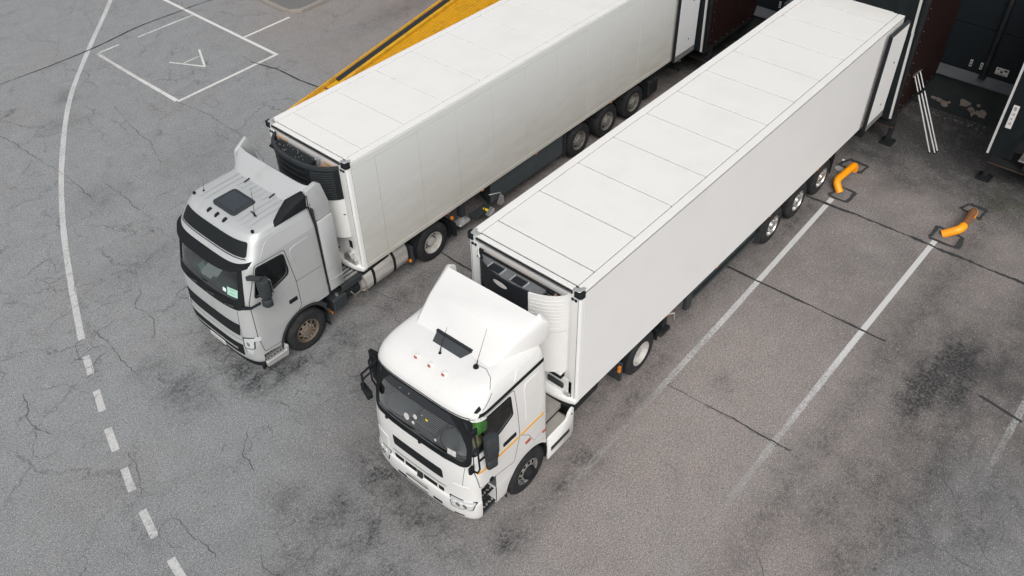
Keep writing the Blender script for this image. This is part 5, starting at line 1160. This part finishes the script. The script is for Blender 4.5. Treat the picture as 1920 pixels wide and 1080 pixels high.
    S = (nu + 1) * (nv + 1)
    for i in range(nu):
        for k in range(nv):
            a = i * (nv + 1) + k; b = a + nv + 1; F += [(a, b, b + 1, a + 1), (S + a, S + a + 1, S + b + 1, S + b)]
        a = i * (nv + 1); b = a + nv + 1; F += [(a, S + a, S + b, b), (a + nv, b + nv, S + b + nv, S + a + nv)]
    for i in (0, nu):
        for k in range(nv): a = i * (nv + 1) + k; F.append((a, a + 1, S + a + 1, S + a))
    MB().add(V, F).build('roof_deflector', SILVER, t, smooth=50)
    for y in (.42, -.42): MB().tube([(-1.36, y, 3.535), (-1.22, y, 3.56)], .014).build('deflector_clip', BLACKP, t)
    # interior
    MB().prism([(-2.92, 1.3), (-2.45, 1.3), (-2.50, 2.02), (-2.64, 2.10), (-2.90, 2.06)], 'y', -1.14, 1.14).build('dashboard', DASHD, t, bevel=.03, smooth=45)
    seat(t, -1.95, -.62, 1.72); seat(t, -1.95, .62, 1.72); steering(t, -2.36, -.62, 2.14)
    MB().box(-1.03, -1.015, -1.12, 1.12, 1.3, 3.1).build('cab_back_wall', INNER, t); MB().box(-1.4, -1.04, -1.1, 1.1, 1.75, 1.9).build('bunk', SEATM, t, bevel=.03)
    MB().box(-2.6, -2.56, -1.12, -1.06, 2.1, 2.8).build('pillar_trim', DASHD, t)
    # chassis
    chassis(t, -2.9, 3.0, 2.18, None)
    for sg in (-1, 1):
        wheel(t, -1.71, sg * 1.25, sg, 'steer_brown'); dual(t, 2.18, sg, 'dish', 1.24)
        fender_arc(t, 'rear_mudguard', BLACKP, 2.18, .52, .60, sg * .62, sg * 1.24, -20, 55); fender_arc(t, 'rear_mudguard', BLACKP, 2.18, .52, .60, sg * .62, sg * 1.24, 120, 185)
        MB().box(1.46, 1.55, sg * .66, sg * 1.22, .25, .80).build('mud_flap', GREYP, t, bevel=.01)
        MB().box(1.38, 1.45, sg * 1.18, sg * 1.25, .40, .47).build('side_marker', AMBER, t, bevel=.01); MB().box(2.85, 2.92, sg * 1.18, sg * 1.25, .80, .88).build('side_marker', AMBER, t, bevel=.01)
        MB().prism([(2.86, .30), (3.02, .18), (3.0, .62), (2.84, .75)], 'y', sg * .66, sg * 1.22).build('rear_flap', BLACKP, t, bevel=.01)
        MB().box(-1.0, -.98, sg * 1.0, sg * 1.22, .45, .52).build('side_marker', AMBER, t, bevel=.01)
    sg = -1
    tk = MB().prism(roundpoly([(-1.24, .36), (-.62, .36), (-.62, 1.02), (-1.24, 1.02)], .30, 8), 'x', -.02, 1.36).build('fuel_tank', ALUW, t, bevel=.02, smooth=45)
    for x in (.24, .88): MB().prism(roundpoly([(-1.256, .345), (-.60, .345), (-.60, 1.035), (-1.256, 1.035)], .31, 8), 'x', x, x + .07).build('tank_strap', BLACKP, tk, bevel=.004, smooth=45)
    MB().cyl((1.2, -1.0, 1.0), (1.2, -1.0, 1.06), .05, n=14).build('tank_cap', BLACKP, tk)
    MB().prism(roundpoly([(1.24, .36), (.62, .36), (.62, 1.02), (1.24, 1.02)], .14, 6), 'x', -.02, 1.36).build('fuel_tank', ALUW, t, bevel=.02, smooth=45)
    MB().box(-.9, -.5, -1.20, -.75, .42, .78).build('battery_box', GREYP, t, bevel=.03); MB().cyl((-.72, -1.1, .78), (-.72, -1.1, .83), .04, n=12).build('filler_cap', STEEL, t)
    MB().cyl((-.45, -.98, .55), (-.05, -.98, .55), .13, n=18).cyl((-.40, -.78, .62), (-.05, -.78, .62), .12, n=18).build('air_tank', CHAS, t, bevel=.02)
    MB().box(-.62, -.04, -1.22, -1.17, .86, 1.0).box(-.62, -.04, -1.23, -.5, 1.0, 1.03).build('side_cover', GREYP, t, bevel=.01); 
    rr = MB()
    for i in range(6): rr.box(-.62, .30, -1.12 + i * .11, -1.07 + i * .11, 1.03, 1.06)
    rr.build('catwalk', ALU, t)
    MB().tube([(-.40, -1.2, .72), (-.40, -1.34, .70), (-.05, -1.34, .72), (-.03, -1.2, .95)], .016).tube([(-.36, -1.2, .34), (-.36, -1.34, .36), (-.05, -1.34, .36), (-.05, -1.34, .72)], .014).tube([(-.40, -1.34, .70), (-.36, -1.34, .36)], .014).build('ladder_step', mat('worn_step_bar', (.22, .19, .17), .6, metal=.3, var=.3, vscale=12), t)
    MB().box(-.62, .2, -.5, .6, .98, 1.03).build('deck_plate', BEDG, t)
    MB().cyl((-1.71, -1, .52), (-1.71, 1, .52), .06, n=12).build('front_axle', CHAS, t); MB().box(-2.7, -1.0, -.5, .5, .7, 1.2).build('engine', CHAS, t)
    return t, bv

tB, bvB = tractor_B()
tA, bvA = tractor_A()
trailer('refrigerated_trailer', 'clean white trailer with a smooth plain side, behind the truck with the orange stripe', (0, 0, 0), 'B')
trailer('refrigerated_trailer', 'grimy white trailer with vertical panel seams and black cooling unit, behind the pale grey truck', (-.03, 5.983, 0), 'A')

# loose things inside the cabs
def rag(name, label, cat, m, c, sz, seed, loc, rz):
    rng = random.Random(seed); t = bmesh.new(); bmesh.ops.create_icosphere(t, subdivisions=3, radius=1)
    for v in t.verts:
        k = 1 + .16 * math.sin(v.co.x * 5 + seed) * math.cos(v.co.z * 6) + rng.uniform(-.04, .04); v.co = Vector((v.co.x * sz[0] * k, v.co.y * sz[1] * k, v.co.z * sz[2] * k)) + Vector(c)
    me = bpy.data.meshes.new(name); t.to_mesh(me); t.free(); me.materials.append(m); finish(me, 60)
    o = link(bpy.data.objects.new(name, me)); o.matrix_world = tB.matrix_basis.copy() if loc == 'B' else Matrix.Translation((-.03, 5.983, 0)); return tag(o, label, cat)
rag('jacket', 'bright green jacket seen through the side window of the white cab', 'jacket', HIVIS, (-2.34, -.90, 2.48), (.14, .14, .15), 2, 'B', 0)
rag('cloth_bag', 'beige cloth bundle below the green jacket in the white cab', 'bag', BEIGE, (-2.50, -.92, 2.25), (.15, .15, .07), 4, 'B', 0)
def sheet(name, label, m, pts, th=.006, cat='paper'):
    o = MB().prism(pts, 'z', 0, th).build(name, m); return tag(o, label, cat)
o = sheet('clipboard', 'white clipboard of papers lying on the dashboard of the pale grey truck', PAPER, roundpoly([(-.13, -.17), (.15, -.15), (.14, .15), (-.12, .17)], .04, 3), .012, 'clipboard'); o.location = (-2.70, 5.983 + .22, 2.14); o.rotation_euler = (0, R_(-8), .35)
o.scale = (1.3, 1.3, 1)
o = sheet('paper_sheet', 'small mint paper on the dashboard just left of the clipboard', GREENP, [(-.08, -.16), (.05, -.12), (.08, .15), (-.05, .12)]); o.location = (-2.80, 5.983 + .48, 2.13); o.rotation_euler = (0, R_(-6), -.2)
o = sheet('paper_sheet', 'folded white paper nearest the windscreen of the pale grey truck', PAPER, [(-.05, -.17), (.04, -.14), (.05, .16), (-.04, .13)]); o.location = (-2.87, 5.983 + .20, 2.12); o.rotation_euler = (0, R_(-6), .1)
o = sheet('glove', 'grey glove lying above the clipboard on the dashboard', PRINTG, roundpoly([(-.08, -.06), (.08, -.05), (.07, .08), (-.07, .05)], .03, 3), .05, 'glove'); o.location = (-2.52, 5.983 + .22, 2.12); o.rotation_euler = (0, 0, .5)

# ---------------------------------------------------------------- loading docks
XW = 16.73
# warehouse wall
wt = thing('warehouse', 'dark warehouse wall with dock doors behind the trailers', 'building', (XW, 0, 0))
MB().box(0, .6, -40, 40, 0, 1.10).build('plinth', DCONC, wt)
MB().box(.02, .6, -40, 40, 1.10, 9.0).build('wall', DOCKD, wt)
for y0, y1 in ((-3.66 - .7, -1.62), (1.62, 4.36), (-10.4, -7.6), (7.6, 10.4), (13.6, 40), (-40, -13.6)):
    n = max(1, round((y1 - y0) / 2.8))
    for i in range(n):
        a = y0 + (y1 - y0) * i / n; b = y0 + (y1 - y0) * (i + 1) / n
        MB().box(-.14, 0, a + .01, b - .01, 1.15, 1.17).hexa([(-.14, a + .01, 1.17), (0, a + .01, 1.17), (0, b - .01, 1.17), (-.14, b - .01, 1.17), (-.02, a + .01, 1.44), (0, a + .01, 1.44), (0, b - .01, 1.44), (-.02, b - .01, 1.44)]).build('ledge', LEDGE, wt, bevel=.005)
        for j in range(2):
            c = a + (b - a) * j / 2; d = a + (b - a) * (j + 1) / 2
            for zz in np.arange(1.47, 8.6, 1.3):
                MB().box(-.03, .02, c + .012, d - .012, zz, zz + 1.28).build('wall_panel', DOCKD, wt, bevel=.004)
for y in (-2.93, 3.07, -9.0, 9.0):
    MB().cyl((-.10, y, 1.45), (-.10, y, 8.8), .07, n=14).box(-.2, 0, y - .09, y + .09, 1.40, 1.48).build('down_pipe', CHAS, wt)
# peeled plaster on the plinth
rng = random.Random(11)
for (y, z, a, b) in ((-1.86, .32, .10, .05), (-2.02, .30, .13, .06), (-2.18, .25, .12, .09), (-2.30, .33, .05, .04), (-2.72, .46, .16, .13), (-2.95, .34, .10, .08), (-3.10, .52, .06, .05), (-3.02, .25, .07, .10), (-3.26, .30, .16, .12), (2.6, .5, .2, .06), (3.2, .45, .15, .05)):
    P = []
    for k in range(14):
        t = 2 * math.pi * k / 14; r = rng.uniform(.7, 1.2); P.append((y + a * r * math.cos(t), z + b * r * math.sin(t)))
    MB().prism(P, 'x', -.012, .01).build('peeled_patch', PATCH, wt)
for y in (-2.50, -2.79, 3.5):
    MB().box(-.05, -.03, y - .035, y + .035, 1.60, 1.80).build('wall_plate', STRIPW, wt); MB().box(-.058, -.05, y - .02, y + .02, 1.64, 1.68).box(-.058, -.05, y - .02, y + .02, 1.73, 1.76).build('plate_slot', PRINTD, wt)
sg_ = tag(MB().box(-.006, .006, -.17, .17, -.10, .10).build('safety_sign', STICK), 'small white pictogram notice on the dark wall between the dock shelters', 'sign'); sg_.location = (XW - .045, -3.35, 1.71)
pm = MB().prism([(-.13 + 0, .03), (-.07, .03), (-.07, .06), (-.10, .08), (-.13, .06)], 'x', -.010, -.006).box(-.010, -.006, -.14, -.04, .02, .08)
pm = MB(); pm.box(-.010, -.006, .09, .13, .03, .07); pm.box(-.010, -.006, -.14, -.05, .02, .075); pm.cyl((-.010, .01, -.005), (-.006, .01, -.005), .036, n=12); pm.box(-.010, -.006, -.03, .0, -.02, .01)
for i in range(2): pm.box(-.010, -.006, -.14, .14, -.062 - i * .02, -.056 - i * .02)
pm.box(-.010, -.006, -.03, .07, .05, .056)
pm.build('sign_print', PRINTD, sg_)

def dock(yc, label, curtain_bend=0.0):
    t = thing('dock_shelter', label, 'dock shelter', (13.4, yc, 0), 0, 'dock shelters along the warehouse')
    D = XW - 13.4 - .04; HW = 1.70; x0 = .28; zt = 4.95
    for sg in (-1, 1):
        # side wall: upright sheet panels with joints
        n = 5
        for i in range(n):
            a = x0 + .04 + (D - x0 - .04) * i / n; b = x0 + .04 + (D - x0 - .04) * (i + 1) / n
            pb = MB().box(a + .004, b - .004, sg * (HW - .06), sg * HW, 1.12, zt)
            for k in range(4): xx = a + (b - a) * (k + .5) / 4; pb.box(xx - .008, xx + .008, sg * HW, sg * (HW + .007), 1.14, zt - .02)
            pb.build('side_sheet', BROWN, t)
        rv = MB()
        for i in range(11): rv.cyl((x0 + .2 + .02 * (i % 3), sg * HW, 1.35 + i * .31 - .03 * (i % 2)), (x0 + .2 + .02 * (i % 3), sg * (HW + .012), 1.35 + i * .31 - .03 * (i % 2)), .008, n=6)
        for i in range(9): rv.cyl((x0 + .2 + i * .34, sg * HW, 1.17), (x0 + .2 + i * .34, sg * (HW + .012), 1.17), .008, n=6)
        rv.build('rivets', STEEL, t)['kind'] = 'stuff'
        # front frame post, curtain with its pale guide strip
        MB().box(x0 - .10, x0 + .04, sg * (HW - .12), sg * (HW + .01), 1.0, zt).build('frame_post', CHAS, t, bevel=.01)
        bd = curtain_bend
        yb = HW + .03; yt = HW + .03 - bd
        def yy(z): return yb + (yt - yb) * (z - 1.15) / 3.8
        z0 = 1.16; zm = 3.60 if bd else 5.0
        for (za, zc, dx) in ((z0, zm, 0), (zm + .01, 5.0, -.03)) if bd else ((z0, 5.0, 0),):
            P = lambda q, ox: [(ox + dx, sg * (yy(za) - q[0]), za), (ox + dx, sg * (yy(za) - q[1]), za), (ox + dx, sg * (yy(zc) - q[1]), zc), (ox + dx, sg * (yy(zc) - q[0]), zc)]
            def slab(q, xa, xb): A1 = P(q, xa); B1 = P(q, xb); return MB().hexa([A1[0], A1[1], B1[1], B1[0], A1[3], A1[2], B1[2], B1[3]])
            slab((.055, .60), -.03, -.0).build('side_curtain', DOCKF, t)
            slab((.0, .055), -.045, .0).build('guide_strip', STRIPW, t)
            slab((.0, .03), .0, .16).build('curtain_return', DOCKF, t)
        # foot
        MB().box(.62, .74, sg * (HW - .12), sg * HW, .10, 1.1).build('leg', CHAS, t, bevel=.008)
        MB().prism(roundpoly([(.50, sg * (HW - .24)), (.90, sg * (HW - .24)), (.90, sg * (HW + .12)), (.50, sg * (HW + .12))], .03, 3), 'z', 0, .05).prism(roundpoly([(.58, sg * (HW - .17)), (.80, sg * (HW - .17)), (.80, sg * (HW + .05)), (.58, sg * (HW + .05))], .02, 2), 'z', .05, .10).build('foot_plate', BLACKP, t, bevel=.008)
        MB().box(x0, D, sg * (HW - .10), sg * (HW - .005), 1.0, 1.115).build('sill_beam', CHAS, t)
    MB().box(-.03, .0, -1.28, 1.28, 3.86, 5.0).build('head_curtain', DOCKF, t); MB().box(x0 - .1, D, -HW, HW, zt, zt + .06).build('roof', DOCKD, t, bevel=.01)
    MB().box(.56, .68, -HW, HW, .58, .70).box(.60, .62, -HW, HW, .70, .74).build('front_beam', CHAS, t, bevel=.008)
    MB().box(.56, .60, -HW, HW, .54, .575).build('beam_edge', mat('rusty_edge', (.07, .04, .03), .8, var=.3), t)
    MB().box(.70, D, -HW + .1, HW - .1, 1.0, 1.08).build('platform', CHAS, t)
    MB().box(.3, .7, -1.0, 1.0, 1.02, 1.06).build('dock_leveller', STEEL, t); 
    for sg in (-1, 1): MB().box(.40, .58, sg * .75 - .12, sg * .75 + .12, .70, 1.0).build('bumper', BLACKP, t, bevel=.02)
    return t
dock(0, 'brown-walled dock shelter that the clean white trailer is backed into', .16)
dock(5.983, 'brown-walled dock shelter that the seamed grimy trailer is backed into', .10)
dC = dock(-6.0, 'empty dark dock shelter at the right edge with a printed white notice on its curtain', 0)
dock(12.0, 'brown-walled dock shelter behind the yellow ramp', 0)
# notice on the curtain of the empty shelter
nb = MB().box(-.036, -.031, 1.42, 1.56, 1.98, 2.62).build('notice', STICK, dC)
q = MB()
for i in range(4): zz = 2.08 + i * .13; q.box(-.039, -.036, 1.46 + .01 * (i % 2), 1.50, zz, zz + .07); q.box(-.039, -.036, 1.51, 1.53, zz + .01, zz + .05)
q.cyl((-.039, 1.50, 2.55), (-.036, 1.50, 2.55), .035, n=12)
q.build('notice_print', PRINTG, nb)

# load bars leaning on the shelter wall
BARM = mat('galvanised_tube', (.78, .78, .77), .35, metal=.35, var=.08, vscale=20)
def bar(a, b, label, j):
    t = thing('load_bar', label, 'load bar', a, 0, 'steel load bars leaning on the brown shelter wall'); a = Vector(a); b = Vector(b) - a; d = b.normalized()
    MB().cyl((0, 0, 0), b * .78, .021, n=12).cyl(b * .78, b, .016, n=12).build('tube', BARM, t)
    MB().cyl(b * .765, b * .80, .035, n=12).tube([b * .78, b * .78 + Vector((-.06, -.08, .03))], .012).build('ratchet', BLACKP, t)
    MB().box(-.05, .05, -.03, .03, -.005, .02).build('end_pad', BLACKP, t, bevel=.006)
    o = MB().prism(roundpoly([(-.09, -.03), (.09, -.03), (.09, .03), (-.09, .03)], .02, 3), 'z', 0, .02).build('top_pad', STEEL, t); o.location = b; o.rotation_euler = d.to_track_quat('Z', 'Y').to_euler()
bar((14.32, -2.78, .012), (14.22, -1.76, 2.10), 'leftmost of the three steel load bars leaning on the brown wall', 0)
bar((14.38, -2.90, .012), (14.38, -1.76, 2.10), 'middle one of the three steel load bars leaning on the brown wall', 1)
bar((14.52, -2.92, .012), (14.60, -1.76, 2.08), 'rightmost of the three steel load bars, ending highest', 2)

# wheel guides
def guide(name, label, pts, m, mid=None, caps=None):
    t = thing(name, label, 'wheel guide', (pts[0][0], pts[0][1], 0), 0, 'tubular wheel guides on the dock apron'); o = Vector((pts[0][0], pts[0][1], 0))
    P = [Vector(p) - o for p in pts]
    sw = spline3(P)
    if mid:
        MB().tube(sw[:mid[0] + 1], .105, 20).build('end_bend', m, t, smooth=50); MB().tube(sw[mid[0]:mid[1] + 1], .096, 20).build('rusty_tube', RUST, t, smooth=50); MB().tube(sw[mid[1]:], .105, 20).build('end_bend', m, t, smooth=50)
    else: MB().tube(sw, .098, 20).build('tube', m, t, smooth=50)
    for p in (P[0], P[-1]): MB().box(p.x - .16, p.x + .16, p.y - .15, p.y + .15, .002, .016).build('base_plate', mat('plate_grey', (.15, .145, .14), .8, var=.2), t)
    for k in ((4, 8) if not mid else (4,)):
        if k < len(sw) - 1: d = (sw[k + 1] - sw[k]).normalized(); MB().cyl(sw[k] - d * .006, sw[k] + d * .006, .102, n=20).build('weld_bead', m, t)
    return t
def spline3(P):
    out = [P[0]]
    for i in range(1, len(P) - 1):
        a = P[i].lerp(P[i - 1], min(.5, .16 / (P[i] - P[i - 1]).length)); b = P[i].lerp(P[i + 1], min(.5, .16 / (P[i + 1] - P[i]).length))
        for k in range(4): u = k / 3; out.append((1 - u) ** 2 * a + 2 * u * (1 - u) * P[i] + u * u * b)
    out.append(P[-1]); return out
guide('wheel_guide', 'bright orange painted tubular wheel guide beside the rearmost trailer wheel', [(10.98, -1.68, .02), (11.06, -1.47, .25), (12.10, -1.53, .25), (12.17, -1.53, .02)], ORANGE)
guide('wheel_guide', 'rust-brown tubular wheel guide with orange ends, standing in the open by the next bay', [(10.98, -4.42, .02), (11.14, -4.76, .25), (12.12, -4.72, .25), (12.19, -4.72, .02)], ORANGE, mid=(4, 7))
cv = MB(); cv.cyl((12.02, -1.19, 0.004), (12.02, -1.19, .014), .13, n=28); tag(cv.build('drain_cover', mat('pale_cover', (.34, .34, .35), .7, var=.15)), 'round pale drain cover on the ground left of the bright orange wheel guide', 'drain cover')
ch = hull([(12.42, -1.06, .004), (12.50, -1.03, .004), (12.53, -1.10, .004), (12.46, -1.12, .004), (12.47, -1.07, .03)]).build('litter', STICK); tag(ch, 'tiny scrap of white litter beyond the round drain cover', 'litter')

# yellow mobile yard ramp
rt = thing('yard_ramp', 'yellow steel yard ramp rising to the dock beyond the seamed trailer', 'ramp', (4.1, 12.0, 0))
def rz(x): return .06 + .163 * (x - 4.1)
def sl(x0, x1, y0, y1, dz0, dz1):
    a, b = rz(x0), rz(x1); return [(x0 - 4.1, y0 - 12, a + dz0), (x1 - 4.1, y0 - 12, b + dz0), (x1 - 4.1, y1 - 12, b + dz0), (x0 - 4.1, y1 - 12, a + dz0), (x0 - 4.1, y0 - 12, a + dz1), (x1 - 4.1, y0 - 12, b + dz1), (x1 - 4.1, y1 - 12, b + dz1), (x0 - 4.1, y1 - 12, a + dz1)]
XE = 12.2
MB().hexa(sl(4.1, XE, 10.85, 12.52, -.05, -.04)).build('deck', YEL2, rt)
gr = MB(); x = 4.2
while x < XE: gr.hexa(sl(x, x + .022, 10.85, 12.52, -.04, -.028)); x += .045
o = gr.build('deck_bars', YEL, rt, recalc=False); o['kind'] = 'stuff'
gr = MB()
for i in range(14): y = 10.95 + i * .12; gr.hexa(sl(4.2, XE, y, y + .012, -.03, -.012))
gr.build('long_bars', YEL, rt, recalc=False)
for y0, y1 in ((12.55, 12.66), (10.72, 10.83)): MB().hexa(sl(4.6 if y0 > 12 else 4.1, XE, y0, y1, -.14, .07)).build('kerb_beam', YEL, rt, bevel=.008)
MB().hexa(sl(4.1, 6.0, 12.66, 12.90, -.05, -.02)).build('toe_plate', YEL, rt)
MB().hexa(sl(6.0, XE, 12.665, 12.915, .01, .05)).build('rubber_guard', SEAM, rt, bevel=.01)
MB().tube([(x - 4.1, 1.0 - .02, rz(x) + .06) for x in (4.05, 6.5, 9.0, XE)], .03, 12).build('outer_rail', YEL, rt, smooth=50)
MB().hexa(sl(4.1, XE, 12.93, 12.97, -.22, .02)).build('outer_web', YEL, rt)
for x in (5.5, 7.6, 9.7, 11.6): MB().hexa(sl(x, x + .07, 12.60, 12.97, -.12, .0)).build('cross_tie', RUST, rt)
MB().hexa([(x, y, 0) for x, y in ((2.9, -1.0), (3.2, -1.0), (3.2, .8), (2.9, .8))] + [(x, y, rz(x + 4.1) - .1) for x, y in ((2.9, -1.0), (3.2, -1.0), (3.2, .8), (2.9, .8))]).build('support_leg', YEL, rt)
for y in (-1.0, .75): MB().cyl((6.0, y, .3), (6.0, y + .2, .3), .3, n=24).build('ramp_wheel', RUBBER, rt)
# level platform from ramp to shelter
MB().box(XE - 4.1, 13.3 - 4.1, -1.25, .95, 1.28, 1.40).build('platform', YEL, rt, bevel=.01)

# moss and grit by the empty bay
rng = random.Random(21)
def scatter(name, m, cx, cy, sx, sy, n, r0, r1, flat=.5):
    mb = MB()
    for i in range(n):
        x = rng.gauss(cx, sx); y = rng.gauss(cy, sy); r = rng.uniform(r0, r1); a = rng.uniform(0, 6.28)
        V = [(x + r * math.cos(a + k * 1.257) * rng.uniform(.6, 1), y + r * math.sin(a + k * 1.257) * rng.uniform(.6, 1), .002) for k in range(5)] + [(x, y, .002 + r * flat)]
        mb.add(V, [(k, (k + 1) % 5, 5) for k in range(5)])
    return tag(mb.build(name, m, recalc=False, smooth=None), kind='stuff')
scatter('moss_patch', MOSS, 13.35, -5.25, .30, .45, 260, .01, .035, .3)
scatter('grit', GRIT, 12.2, -4.9, .4, .35, 150, .006, .014)
scatter('grit', GRIT, 16.45, -3.1, .12, .5, 60, .01, .025)
scatter('grit', GRIT, 2.0, 3.0, 2.5, 5.0, 260, .006, .013)
scatter('grit', GRIT, 4.5, -5.0, 3.0, 2.5, 260, .005, .012)
